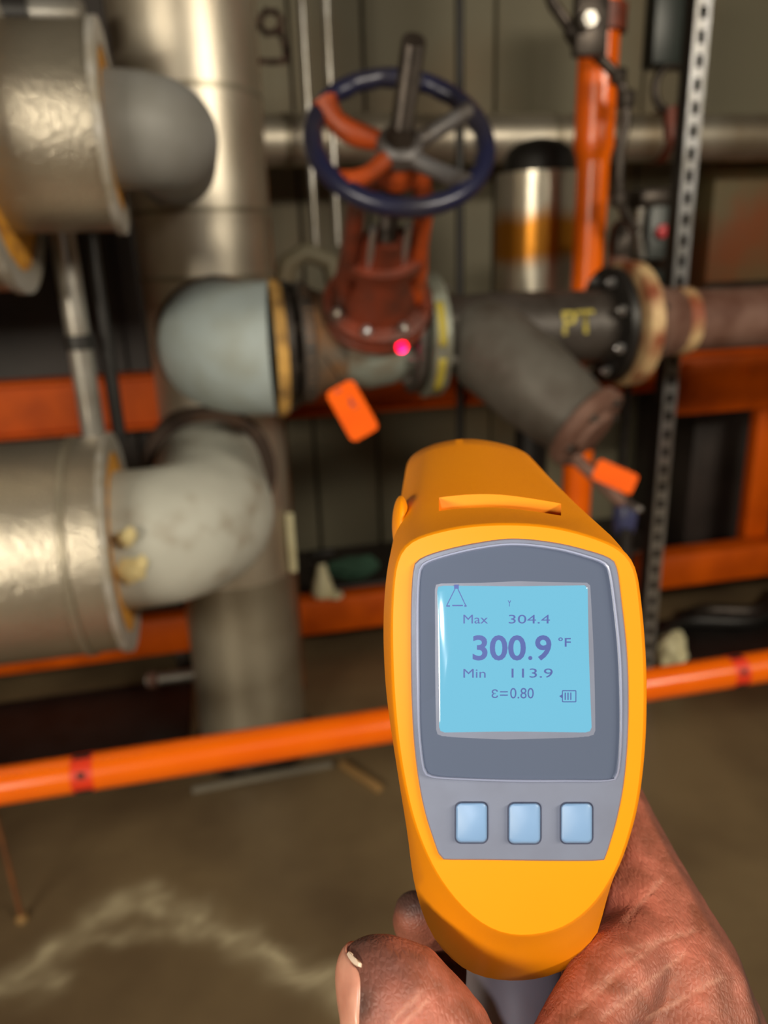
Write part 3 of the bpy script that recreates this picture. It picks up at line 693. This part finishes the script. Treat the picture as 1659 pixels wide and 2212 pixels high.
# base strip on floor and stick
a, b = onfloor(415, 1712), onfloor(718, 1655)
d = (b-a); dn = d.normalized()
o = build('floor_strip', box(NB(), (a+b)/2+ZA*.008, (d.length, .018, .016), .003, dn, ZA.cross(dn), ZA), M['cement']); tag(o, 'pale straight metal strip on the floor below the riser', 'strip')
a, b = onfloor(738, 1655), onfloor(822, 1712); d = b-a; dn = d.normalized()
o = build('wood_stick', box(NB(), (a+b)/2+ZA*.009, (d.length, .022, .018), .004, dn, ZA.cross(dn), ZA), M['wood']); tag(o, 'short tan stick on the floor near the thermometer', 'stick')
q = onfloor(1448, 1452)
bm = NB(); bmesh.ops.create_icosphere(bm, subdivisions=3, radius=.05)
for v in bm.verts: v.co = Vector((v.co.x*.9, v.co.y*.8, v.co.z*1.5))+v.co.normalized()*noise.noise(v.co*40)*.02+Vector((q.x, q.y, .075))
o = build('cream_bag', bm, M['whiteplastic']); tag(o, 'small crumpled cream bag on the floor right of the thermometer', 'bag')
for i, (xa, ya, xb, yb, lab) in enumerate(((1420, 1395, 1659, 1330, 'dark hose lying nearest the orange handrail at right'), (1500, 1360, 1700, 1300, 'dark hose lying behind the first one at right'))):
    a, b = onfloor(xa, ya), onfloor(xb, yb); pts = []
    for k in range(14):
        t = k/13; p = a.lerp(b, t); p += Vector((0, .05*math.sin(6*t+i), 0)); p.z = .0345; pts.append(p)
    o = build('floor_hose', tube(NB(), pts, .025, 16), M['black' if i == 0 else 'steel']); tag(o, lab, 'hose')

# ------------------------------------------------------------ laser light from the thermometer
spot = bpy.data.lights.new('laser_beam', 'SPOT'); spot.energy = 7000; spot.color = (1, .0, .14); spot.spot_size = math.radians(1.0); spot.spot_blend = .05; spot.shadow_soft_size = .0002
so_ = bpy.data.objects.new('laser_beam', spot); COL.objects.link(so_)
so_.location = D(985, 1010, .30); tgt = D(868, 750, 1.5)
so_.rotation_euler = (tgt-so_.location).to_track_quat('-Z', 'Y').to_euler()

# ------------------------------------------------------------ the infrared thermometer
GC = D(1112, 1423, .18)
gun = thing('infrared_thermometer', 'amber handheld infrared thermometer with lit blue screen showing 300.9', 'thermometer', GC)
def crom(pts, n=8):
    out = []; L = len(pts)
    for i in range(L):
        p0, p1, p2, p3 = [Vector((*pts[(i+k) % L], 0)) for k in (-1, 0, 1, 2)]
        for j in range(n):
            t = j/n; out.append(.5*((2*p1)+(-p0+p2)*t+(2*p0-5*p1+4*p2-p3)*t*t+(-p0+3*p1-3*p2+p3)*t**3))
    return [(p.x, p.y) for p in out]
def radial(poly, c, N=144):
    out = []; L = len(poly)
    for k in range(N):
        a = 2*PI*(k+.37)/N; dx, dy = math.cos(a), math.sin(a); best = 0
        for i in range(L):
            x1, y1 = poly[i][0]-c[0], poly[i][1]-c[1]; x2, y2 = poly[(i+1) % L][0]-c[0], poly[(i+1) % L][1]-c[1]
            ex_, ey_ = x2-x1, y2-y1; den = dx*ey_-dy*ex_
            if abs(den) < 1e-9: continue
            t = (x1*ey_-y1*ex_)/den; s = (x1*dy-y1*dx)/den
            if t > 0 and -1e-6 <= s <= 1+1e-6: best = max(best, t)
        out.append((c[0]+dx*best, c[1]+dy*best))
    return out
def shrink(pts, c, px):
    o = []
    for x, y in pts:
        dx, dy = x-c[0], y-c[1]; l = math.hypot(dx, dy); o.append((x-dx/l*px, y-dy/l*px))
    return o
def smoothring(p, it=1):
    for _ in range(it):
        L = len(p); p = [((p[i-1][0]+2*p[i][0]+p[(i+1) % L][0])/4, (p[i-1][1]+2*p[i][1]+p[(i+1) % L][1])/4) for i in range(L)]
    return p
def loft(bm, secs, cap0=True, cap1=True):
    """secs = [(points in image px, depth or function)]"""
    rings = []
    for pts, d in secs:
        rings.append([bm.verts.new(D(x, y, d(x, y) if callable(d) else d)) for x, y in pts])
    for a, b in zip(rings, rings[1:]):
        L = len(a)
        for k in range(L): bm.faces.new((a[k], a[(k+1) % L], b[(k+1) % L], b[k]))
    if cap0: bm.faces.new(rings[0][::-1])
    if cap1: bm.faces.new(rings[-1])
    return rings
# depth of the face plane: leans back slightly towards the top
def fd(off=0.0):
    return lambda x, y: .18 - (y-1423)*.18/F*.075 + off
FC = (1112, 1500)
FA = [(1100, 1128), (1200, 1136), (1290, 1160), (1345, 1187), (1372, 1225), (1384, 1290), (1394, 1400), (1397, 1500), (1393, 1620), (1378, 1740), (1350, 1840), (1322, 1902), (1280, 1962), (1215, 2010), (1130, 2027), (1060, 2012), (995, 1962), (935, 1880), (890, 1770), (862, 1640), (848, 1520), (843, 1400), (845, 1290), (855, 1210), (878, 1172), (920, 1152), (1000, 1134)]
FB = [(1085, 1100), (1200, 1115), (1290, 1135), (1340, 1180), (1370, 1230), (1384, 1300), (1393, 1450), (1386, 1600), (1366, 1740), (1338, 1850), (1308, 1950), (1280, 2045), (1215, 2098), (1120, 2119), (1020, 2103), (950, 2045), (915, 1980), (893, 1900), (880, 1800), (856, 1650), (836, 1510), (829, 1400), (830, 1300), (840, 1210), (862, 1150), (900, 1118), (980, 1103)]
FD = [(1010, 948), (1090, 960), (1140, 981), (1158, 1010), (1164, 1080), (1160, 1180), (1120, 1270), (1020, 1300), (920, 1270), (878, 1180), (872, 1080), (877, 1010), (890, 984), (935, 960)]
ra = radial(crom(FA), FC); rb = radial(crom(FB), FC); rd = smoothring(radial(crom(FD), (1015, 1120)), 3); ra = smoothring(ra); rb = smoothring(rb)
# raised underside section: same shape with bottom pulled up
def liftbottom(p, lim, k): return [(x, y if y < lim else lim+(y-lim)*k) for x, y in p]
bm = NB()
def tz(z): return (1/.2-1/z)/(1/.2-1/.279)
def between(z, lim=1900, k=.4):
    t = tz(z); p = [(a[0]*(1-t)+b[0]*t, a[1]*(1-t)+b[1]*t) for a, b in zip(rb, rd)]
    return liftbottom(p, lim, k)
secs = [(shrink(ra, FC, 7), fd(-.0012)), (shrink(ra, FC, 2.5), fd(-.0006)), (ra, fd(.0006)),
        ([(a[0]*.7+b[0]*.3, a[1]*.7+b[1]*.3) for a, b in zip(ra, rb)], fd(.006)),
        (rb, .200), (between(.2065, 2300), .2065), (between(.213, 1900, .35), .213), (between(.226, 1700), .226),
        (between(.234, 1650, .5), .234), (between(.242, 1600, .5), .242), (between(.25, 1550, .6), .25), (between(.259, 1500, .7), .259), (between(.269, 1450, .8), .269), (rd, .279), (shrink(rd, (1015, 1120), 5), .2815)]
loft(bm, secs)
hs = build('housing', bm, M['g_orange'], gun)
# cut the accessory slot in the top with a boolean
def cutter(secs):
    b_ = NB(); loft(b_, secs); bmesh.ops.recalc_face_normals(b_, faces=b_.faces)
    bmesh.ops.translate(b_, verts=b_.verts, vec=-Vector(gun['_abs']))
    me = bpy.data.meshes.new('cut'); b_.to_mesh(me); b_.free(); o = bpy.data.objects.new('cut', me); COL.objects.link(o); o.parent = gun; return o
def apply_mods(o):
    dg = bpy.context.evaluated_depsgraph_get(); me = bpy.data.meshes.new_from_object(o.evaluated_get(dg))
    old = o.data; o.modifiers.clear(); o.data = me; bpy.data.meshes.remove(old)
slot_top = [(948, 1072), (1000, 1064), (1080, 1060), (1160, 1065), (1212, 1076)]
slot = [(x, y-60) for x, y in slot_top] + [(x, y+30) for x, y in slot_top[::-1]]
b_ = NB(); rs = []
for d, yo in ((.2012, 44), (.2128, 40)):
    lowr = [(x, y+yo) for x, y in slot_top]; rs.append(([(x, y-90) for x, y in slot_top]+lowr[::-1], d))
c_ = cutter(rs)
bo_ = hs.modifiers.new('b', 'BOOLEAN'); bo_.operation = 'DIFFERENCE'; bo_.object = c_; bo_.solver = 'EXACT'
apply_mods(hs); bpy.data.objects.remove(c_)
hs.data.polygons.foreach_set('use_smooth', [True]*len(hs.data.polygons)); hs.data.set_sharp_from_angle(angle=math.radians(32))
# side grip ridge peeking out on the left
bm = NB(); bmesh.ops.create_icosphere(bm, subdivisions=4, radius=1)
cc = D(866, 1135, .218)
for v in bm.verts: v.co = cc + ri*v.co.x*.0025 + up*v.co.y*.0085 + fw*v.co.z*.010
build('side_grip', bm, M['g_orange'], gun)
# bezel
BZ = [(1110, 1163), (1200, 1172), (1275, 1190), (1318, 1206), (1333, 1228), (1343, 1300), (1354, 1400), (1358, 1500), (1356, 1600), (1348, 1690), (1334, 1765), (1320, 1815), (1308, 1850), (1296, 1859), (1200, 1860), (1050, 1858), (962, 1857), (950, 1850), (935, 1810), (917, 1752), (903, 1680), (893, 1590), (888, 1480), (887, 1370), (888, 1290), (893, 1228), (905, 1208), (950, 1190), (1030, 1172)]
bzp = radial(crom(BZ, 6), (1112, 1500), 160)
bm = NB(); loft(bm, [(shrink(bzp, FC, 3), fd(-.0021)), (shrink(bzp, FC, 1), fd(-.0018)), (bzp, fd(-.0012)), (bzp, fd(.002))])
bz = build('bezel', bm, M['g_grey'], gun)
# glossy window with a raised pale rim, sunken glass with sloping walls
WN = [(1110, 1172), (1200, 1181), (1270, 1199), (1308, 1214), (1320, 1236), (1330, 1300), (1341, 1400), (1345, 1500), (1344, 1600), (1337, 1670), (1322, 1688), (1230, 1690), (1100, 1690), (960, 1684), (925, 1678), (912, 1662), (902, 1580), (899, 1480), (898, 1370), (899, 1290), (903, 1236), (914, 1215), (955, 1199), (1030, 1181)]
wc = (1118, 1430)
wn = radial(crom(WN, 6), wc, 160)
bm = NB(); loft(bm, [(wn, fd(-.0019)), (shrink(wn, wc, 1.5), fd(-.0030)), (shrink(wn, wc, 5), fd(-.0032)), (shrink(wn, wc, 8), fd(-.0024))], True, False)
bmesh.ops.delete(bm, geom=[f for f in bm.faces if len(f.verts) > 10], context='FACES')
build('window_rim', bm, M['g_rim'], bz)
LCD = [(946, 1263), (1266, 1262), (1272, 1268), (1281, 1578), (1275, 1585), (952, 1585), (946, 1579), (942, 1269)]
lcdc = (1111, 1424)
lr = radial(LCD, lcdc, 160); wi = radial(shrink(wn, wc, 7), lcdc, 160)
bm = NB(); loft(bm, [(wi, fd(-.0025)), (shrink(lr, lcdc, -3), fd(-.0021)), (lr, fd(-.0018))], False, False)
build('window', bm, M['g_window'], bz)
# lcd
ml = bpy.data.materials.new('lit_lcd'); ml.use_nodes = True; nt = ml.node_tree; b = nt.nodes['Principled BSDF']
b.inputs['Base Color'].default_value = rgb((40, 70, 80)); b.inputs['Roughness'].default_value = .08
b.inputs['Emission Color'].default_value = rgb((128, 208, 240)); b.inputs['Emission Strength'].default_value = .74
bm = NB(); loft(bm, [(lr, fd(-.0014)), (lr, fd(-.0018)), (shrink(lr, lcdc, 3), fd(-.0021)), (shrink(lr, lcdc, 7), fd(-.0022))])
sc_ = build('lcd_screen', bm, ml, gun, label='backlit pale blue display with dark blue digits')
# lcd characters
TL, TR, BR_, BL = Vector((942, 1262, 0)), Vector((1272, 1262, 0)), Vector((1281, 1586, 0)), Vector((946, 1586, 0))
dtop = fd(-.00225)
mi = M['lcd_ink']
nt = mi.node_tree; b = nt.nodes['Principled BSDF']; b.inputs['Emission Color'].default_value = rgb((86, 118, 190)); b.inputs['Emission Strength'].default_value = .16
def ltext(txt, x0, y0, x1, y1, off=0.0, name='digits', shear=0):
    """fit the text's box into image px x0..x1, y0..y1"""
    cu = bpy.data.curves.new('t', 'FONT'); cu.body = txt; cu.size = 1; cu.offset = off; cu.resolution_u = 4
    o = bpy.data.objects.new('t', cu); COL.objects.link(o)
    dg = bpy.context.evaluated_depsgraph_get(); me = bpy.data.meshes.new_from_object(o.evaluated_get(dg))
    b_ = NB(); b_.from_mesh(me); bpy.data.objects.remove(o); bpy.data.curves.remove(cu); bpy.data.meshes.remove(me)
    xa = min(v.co.x for v in b_.verts); xb = max(v.co.x for v in b_.verts); ya = min(v.co.y for v in b_.verts); yb = max(v.co.y for v in b_.verts)
    for v in b_.verts:
        X = x0+(v.co.x-xa)/(xb-xa)*(x1-x0); Y = y1-(v.co.y-ya)/(yb-ya)*(y1-y0)
        v.co = D(X, Y, dtop(X, Y))
    return build(name, b_, mi, sc_, False)
ltext('300', 1021, 1372, 1136, 1427, .022); ltext('.', 1141, 1417, 1150, 1426, .02); ltext('9', 1156, 1372, 1191, 1427, .022)
ltext('Max', 1001, 1328, 1054, 1347, .0); ltext('304.4', 1099, 1328, 1188, 1347, .0)
ltext('Min', 1001, 1445, 1049, 1464, .0); ltext('113.9', 1105, 1444, 1194, 1464, .0)
ltext('\u00b0F', 1206, 1377, 1233, 1397, .01)
ltext('\u03b5', 1062, 1489, 1076, 1508, .0); ltext('=', 1080, 1493, 1097, 1503, .0); ltext('0.80', 1102, 1486, 1153, 1509, .0)
ltext('Y', 1097, 1297, 1104, 1310, .01)
def lline(pts, w, name='symbol', closed=False):
    b_ = NB(); P = pts+([pts[0]] if closed else [])
    for a, c in zip(P, P[1:]):
        dx, dy = c[0]-a[0], c[1]-a[1]; l = math.hypot(dx, dy); nx_, ny_ = -dy/l*w/2, dx/l*w/2
        q = [(a[0]+nx_, a[1]+ny_), (c[0]+nx_, c[1]+ny_), (c[0]-nx_, c[1]-ny_), (a[0]-nx_, a[1]-ny_)]
        b_.faces.new([b_.verts.new(D(x, y, dtop(x, y))) for x, y in q])
    return b_
b1_ = lline([(983, 1272), (965, 1308)], 2.0); b1m = build('triangle_icon', b1_, mi, sc_, False)
b2_ = lline([(989, 1272), (1006, 1308)], 2.0)
for a, c in (((964, 1309), (972, 1309)), ((977, 1308), (1000, 1308)), ((1003, 1309), (1008, 1309))):
    dx = c[0]-a[0]; b2_.faces.new([b2_.verts.new(D(x, y, dtop(x, y))) for x, y in ((a[0], a[1]-1.5), (c[0], c[1]-1.5), (c[0], c[1]+1.5), (a[0], a[1]+1.5))])
b2_.faces.new([b2_.verts.new(D(x, y, dtop(x, y))) for x, y in ((981, 1263), (991, 1263), (991, 1272), (981, 1272))])
build('triangle_icon', b2_, mi, sc_, False)
b3 = lline([(1215, 1492), (1244, 1492), (1244, 1516), (1215, 1516)], 2, closed=True)
for x in (1221, 1227, 1233): b3.faces.new([b3.verts.new(D(a, c, dtop(a, c))) for a, c in ((x-1.3, 1496), (x+1.3, 1496), (x+1.3, 1512), (x-1.3, 1512))])
b3.faces.new([b3.verts.new(D(a, c, dtop(a, c))) for a, c in ((1208, 1504), (1215, 1499), (1215, 1509))])
build('battery_icon', b3, mi, sc_, False)
# buttons
for (xa, xb, ya, yb) in ((985, 1052, 1734, 1820), (1099, 1167, 1735, 1822), (1212, 1279, 1735, 1821)):
    def rrect(g, r):
        o_ = []
        for cx_, cy_, a0 in ((xb-r+g, ya+r-g, -PI/2), (xb-r+g, yb-r+g, 0), (xa+r-g, yb-r+g, PI/2), (xa+r-g, ya+r-g, PI)):
            for i in range(6): a = a0+PI/2*i/5; o_.append((cx_+r*math.cos(a), cy_+r*math.sin(a)))
        return o_
    bm = NB(); loft(bm, [(rrect(3, 14), fd(-.00215)), (rrect(3, 14), fd(-.0012))])
    bt0 = build('button_gap', bm, M['g_dark'], bz)
    bm = NB(); loft(bm, [(rrect(-5, 8), fd(-.0033)), (rrect(-2, 10), fd(-.0031)), (rrect(0, 12), fd(-.0026)), (rrect(0, 12), fd(-.0015))])
    build('button', bm, M['g_button'], gun)
# handle
HC = [(1108, 2040, .222, 14, 13), (1108, 2110, .218, 13.0, 15), (1106, 2250, .212, 13.5, 17), (1100, 2500, .20, 14.5, 19), (1095, 2900, .185, 15, 20)]
bm = NB(); rings = []
for (px, py, d, rx, rz) in HC:
    c = D(px, py, d); rings.append([bm.verts.new(c+ri*rx*.001*math.cos(2*PI*k/40)+fw*rz*.001*math.sin(2*PI*k/40)) for k in range(40)])
for a, b in zip(rings, rings[1:]):
    for k in range(40): bm.faces.new((a[k], a[(k+1) % 40], b[(k+1) % 40], b[k]))
bm.faces.new(rings[0]); bm.faces.new(rings[-1][::-1])
build('handle', bm, M['g_handle'], gun)
c = D(1015, 1080, .2815)
build('sensor_lens', lathe(NB(), c, fw, [(0, .018), (.006, .018), (.006, .014), (.002, .012)], 40), M['g_grey'], gun)
build('trigger', box(NB(), D(1080, 1650, .236), (.012, .045, .014), .004, ri, up, fw), M['g_grey'], gun)

# ------------------------------------------------------------ hand
hb = NB()
def capsule(a, b):
    """a, b = (px, py, depth, radius px)"""
    pa_, pb2 = D(*a[:3]), D(*b[:3]); ra_, rb2 = a[3]*a[2]/F, b[3]*b[2]/F
    n = max(2, int((pb2-pa_).length/(min(ra_, rb2)*.22)))
    for i in range(n+1):
        t = i/n; r = ra_+(rb2-ra_)*t
        SPH.append((pa_.lerp(pb2, t), r))
SPH = []
def chain(*pts):
    for a, b in zip(pts, pts[1:]): capsule(a, b)
# thumb
chain((806, 2106, .177, 82), (836, 2136, .176, 108), (862, 2170, .175, 132), (925, 2265, .174, 150), (985, 2400, .172, 160), (1050, 2500, .172, 170), (1150, 2640, .176, 170), (1260, 2850, .185, 230))
# web and palm on the right
chain((1370, 2880, .19, 260), (1420, 2600, .195, 290), (1425, 2330, .202, 245), (1415, 2150, .212, 205), (1378, 1990, .226, 150), (1350, 1880, .238, 118), (1330, 1790, .25, 92), (1318, 1740, .262, 80), (1290, 1700, .275, 70), (1200, 1700, .292, 64))
chain((1290, 2420, .176, 180), (1262, 2300, .180, 130), (1275, 2210, .186, 100), (1330, 2120, .195, 100), (1390, 2060, .21, 110))
chain((1500, 2600, .20, 260), (1500, 2330, .21, 200), (1470, 2200, .215, 170))
chain((1050, 2620, .178, 190), (1200, 2560, .178, 220), (1330, 2500, .18, 220))
# fingers wrapping the far side of the handle
for yy_, tipx, tipy in ((2060, 896, 1982), (2200, 890, 2130), (2350, 900, 2270)):
    chain((1400, yy_, .235, 110), (1300, yy_-20, .262, 80), (1150, yy_-40, .272, 72), (1000, yy_-60, .262, 66), (930, yy_-70, .247, 62), (tipx+8, tipy+12, .238, 58), (tipx+2, tipy-8, .234, 50))
# wrist and forearm, out of frame
chain((1230, 2850, .19, 300), (1300, 3400, .20, 280), (1400, 4600, .24, 290))
ico = NB(); bmesh.ops.create_icosphere(ico, subdivisions=2, radius=1); ICO = [v.co.copy() for v in ico.verts]; IF = [[v.index for v in f.verts] for f in ico.faces]; ico.free()
V, Fc = [], []
for c, r in SPH:
    o_ = len(V); V += [c+p*r for p in ICO]; Fc += [[i+o_ for i in f] for f in IF]
me = bpy.data.meshes.new('hand'); me.from_pydata([v-D(1300, 2150, .2) for v in V], [], Fc); me.update()
hand = bpy.data.objects.new('hand', me); COL.objects.link(hand); HL = D(1300, 2150, .2); hand.location = HL; hand['_abs'] = tuple(HL)
r1 = hand.modifiers.new('r', 'REMESH'); r1.mode = 'VOXEL'; r1.voxel_size = .0011
r2 = hand.modifiers.new('s', 'SMOOTH'); r2.factor = .6; r2.iterations = 9
apply_mods(hand)
me = hand.data; me.polygons.foreach_set('use_smooth', [True]*len(me.polygons))
# creases as real relief plus dark/light skin regions stored per vertex
def px_of(p):
    q = p-CAM; z = q.dot(fw); return 829.5+F*q.dot(ri)/z, 1106-F*q.dot(up)/z, z
ca = me.color_attributes.new('tone', 'FLOAT_COLOR', 'POINT')
wr_thumb = [((838, 2215), (905, 2150)), ((855, 2230), (925, 2160)), ((905, 2300), (975, 2215))]
wr_palm = [((1260, 2150), (1420, 2040)), ((1300, 2200), (1480, 2060)), ((1350, 1990), (1430, 1900)), ((1240, 2190), (1330, 2110)), ((1400, 2200), (1560, 2110)), ((1330, 2060), (1500, 2010))]
def ds2(x, y, a, b):
    ax_, ay_ = a; bx_, by_ = b; L2 = (bx_-ax_)**2+(by_-ay_)**2; t = max(0, min(1, ((x-ax_)*(bx_-ax_)+(y-ay_)*(by_-ay_))/L2))
    return math.hypot(x-ax_-t*(bx_-ax_), y-ay_-t*(by_-ay_))
nrm = [v.normal.copy() for v in me.vertices]
vals = []
for i, v in enumerate(me.vertices):
    wpt = v.co+HL; x, y, z = px_of(wpt); n = nrm[i]
    dorsal = 0.0
    xn, yn, zn = n.dot(ri), n.dot(up), n.dot(fw)
    if x > 1250 and z < .3: dorsal = max(0, min(1, (xn-.45)/.45))            # back of hand towards the outer side
    elif x < 1130: 
        dorsal = max(0, min(1, (-xn*.60+yn*.75-.22)/.55))*(.75+.5*noise.noise(wpt*120)); 
        if z > .21: dorsal = max(dorsal, min(1, .35+max(0, yn)))
    cr = 0
    for a, b in wr_thumb+wr_palm:
        dd = ds2(x, y, a, b)
        if dd < 14 and z < .235: cr = max(cr, math.exp(-(dd/4.5)**2))
    v.co -= n*(cr*.00045) - n*noise.noise(wpt*300)*.00018
    vals += [dorsal, cr, 0, 1]
ca.data.foreach_set('color', vals)
ms = bpy.data.materials.new('brown_skin'); ms.use_nodes = True; nt = ms.node_tree; b = nt.nodes['Principled BSDF']
b.inputs['Roughness'].default_value = .58; b.inputs['Subsurface Weight'].default_value = .08; b.inputs['Subsurface Radius'].default_value = (.004, .0015, .001); b.inputs['Subsurface Scale'].default_value = .5
at_ = nt.nodes.new('ShaderNodeAttribute'); at_.attribute_name = 'tone'; sp = nt.nodes.new('ShaderNodeSeparateColor'); nt.links.new(at_.outputs['Color'], sp.inputs[0])
tc = nt.nodes.new('ShaderNodeTexCoord')
n1 = nt.nodes.new('ShaderNodeTexNoise'); n1.inputs['Scale'].default_value = 110; n1.inputs['Detail'].default_value = 8; nt.links.new(tc.outputs['Object'], n1.inputs['Vector'])
cr1 = nt.nodes.new('ShaderNodeValToRGB'); cr1.color_ramp.elements[0].position = .35; cr1.color_ramp.elements[1].position = .68
cr1.color_ramp.elements[0].color = rgb((180, 104, 84)); cr1.color_ramp.elements[1].color = rgb((134, 76, 56)); nt.links.new(n1.outputs['Fac'], cr1.inputs['Fac'])
m1 = nt.nodes.new('ShaderNodeMix'); m1.data_type = 'RGBA'; nt.links.new(sp.outputs[0], m1.inputs['Factor']); nt.links.new(cr1.outputs['Color'], m1.inputs['A']); m1.inputs['B'].default_value = rgb((78, 52, 45))
m2 = nt.nodes.new('ShaderNodeMix'); m2.data_type = 'RGBA'
mm = nt.nodes.new('ShaderNodeMath'); mm.operation = 'MULTIPLY'; mm.inputs[1].default_value = .35; nt.links.new(sp.outputs[1], mm.inputs[0]); nt.links.new(mm.outputs[0], m2.inputs['Factor'])
nt.links.new(m1.outputs['Result'], m2.inputs['A']); m2.inputs['B'].default_value = rgb((214, 160, 136)); nt.links.new(m2.outputs['Result'], b.inputs['Base Color'])
vo = nt.nodes.new('ShaderNodeTexVoronoi'); vo.inputs['Scale'].default_value = 900; vo.feature = 'DISTANCE_TO_EDGE'
mpp = nt.nodes.new('ShaderNodeMapping'); mpp.inputs['Scale'].default_value = (1, .45, 1.2); mpp.inputs['Rotation'].default_value = (0, .6, .5)
nt.links.new(tc.outputs['Object'], mpp.inputs['Vector']); nt.links.new(mpp.outputs['Vector'], vo.inputs['Vector'])
bp = nt.nodes.new('ShaderNodeBump'); bp.inputs['Strength'].default_value = .6; bp.inputs['Distance'].default_value = .0006; nt.links.new(vo.outputs['Distance'], bp.inputs['Height']); nt.links.new(bp.outputs['Normal'], b.inputs['Normal'])
me.materials.clear(); me.materials.append(ms)
tag(hand, 'bare brown skinned hand gripping the thermometer handle, thumb on the left', 'hand')
# thumbnail: a curved plate lying on the left side of the thumb tip
from mathutils.bvhtree import BVHTree
bvh = BVHTree.FromPolygons([v.co+HL for v in me.vertices], [list(p.vertices) for p in me.polygons])
def nail_patch(t0, t1, th0, th1, off, n=22, m=18, rnd=6):
    """grid cast outwards from the thumb's axis onto its left side, then lifted off the skin"""
    bm = NB(); g = []
    for j in range(m+1):
        v = j/m; t = t0+(t1-t0)*v
        w = (max(0, 1-abs(2*v-1)**rnd))**.5*.5+.5; row = []
        for i in range(n+1):
            u = i/n; th = math.radians((th0+th1)/2+(th1-th0)*(u-.5)*w)
            c0 = D(822+60*t, 2098+110*t, .176); tilt = .75*max(0, 1-t)**1.5-.05
            d = (-ri*math.cos(th)-fw*math.sin(th)+up*tilt).normalized(); hit = bvh.ray_cast(c0, d)
            far = hit
            p = (hit[0] if hit[0] is not None else c0+d*.012)
            e = min(u, 1-u)*w; row.append(bm.verts.new(p+d*(off*min(1, .2+e*9)*min(1, .35+(1-v)*6))))
        g.append(row)
    for j in range(m):
        for i in range(n): bm.faces.new((g[j][i], g[j][i+1], g[j+1][i+1], g[j+1][i]))
    return bm
hand_c = hand
o = build('thumbnail', nail_patch(.06, 1.12, 53, -48, .0007), M['nail'], hand_c)
o2 = build('nail_edge', nail_patch(-.03, .07, 50, 6, .0009, m=4, rnd=12), M['nail_edge'], o)
for q_ in (o, o2):
    m_ = q_.modifiers.new('s', 'SOLIDIFY'); m_.thickness = .0006; m_.offset = -1
for o in list(bpy.data.objects):
    if '_abs' in o: del o['_abs']
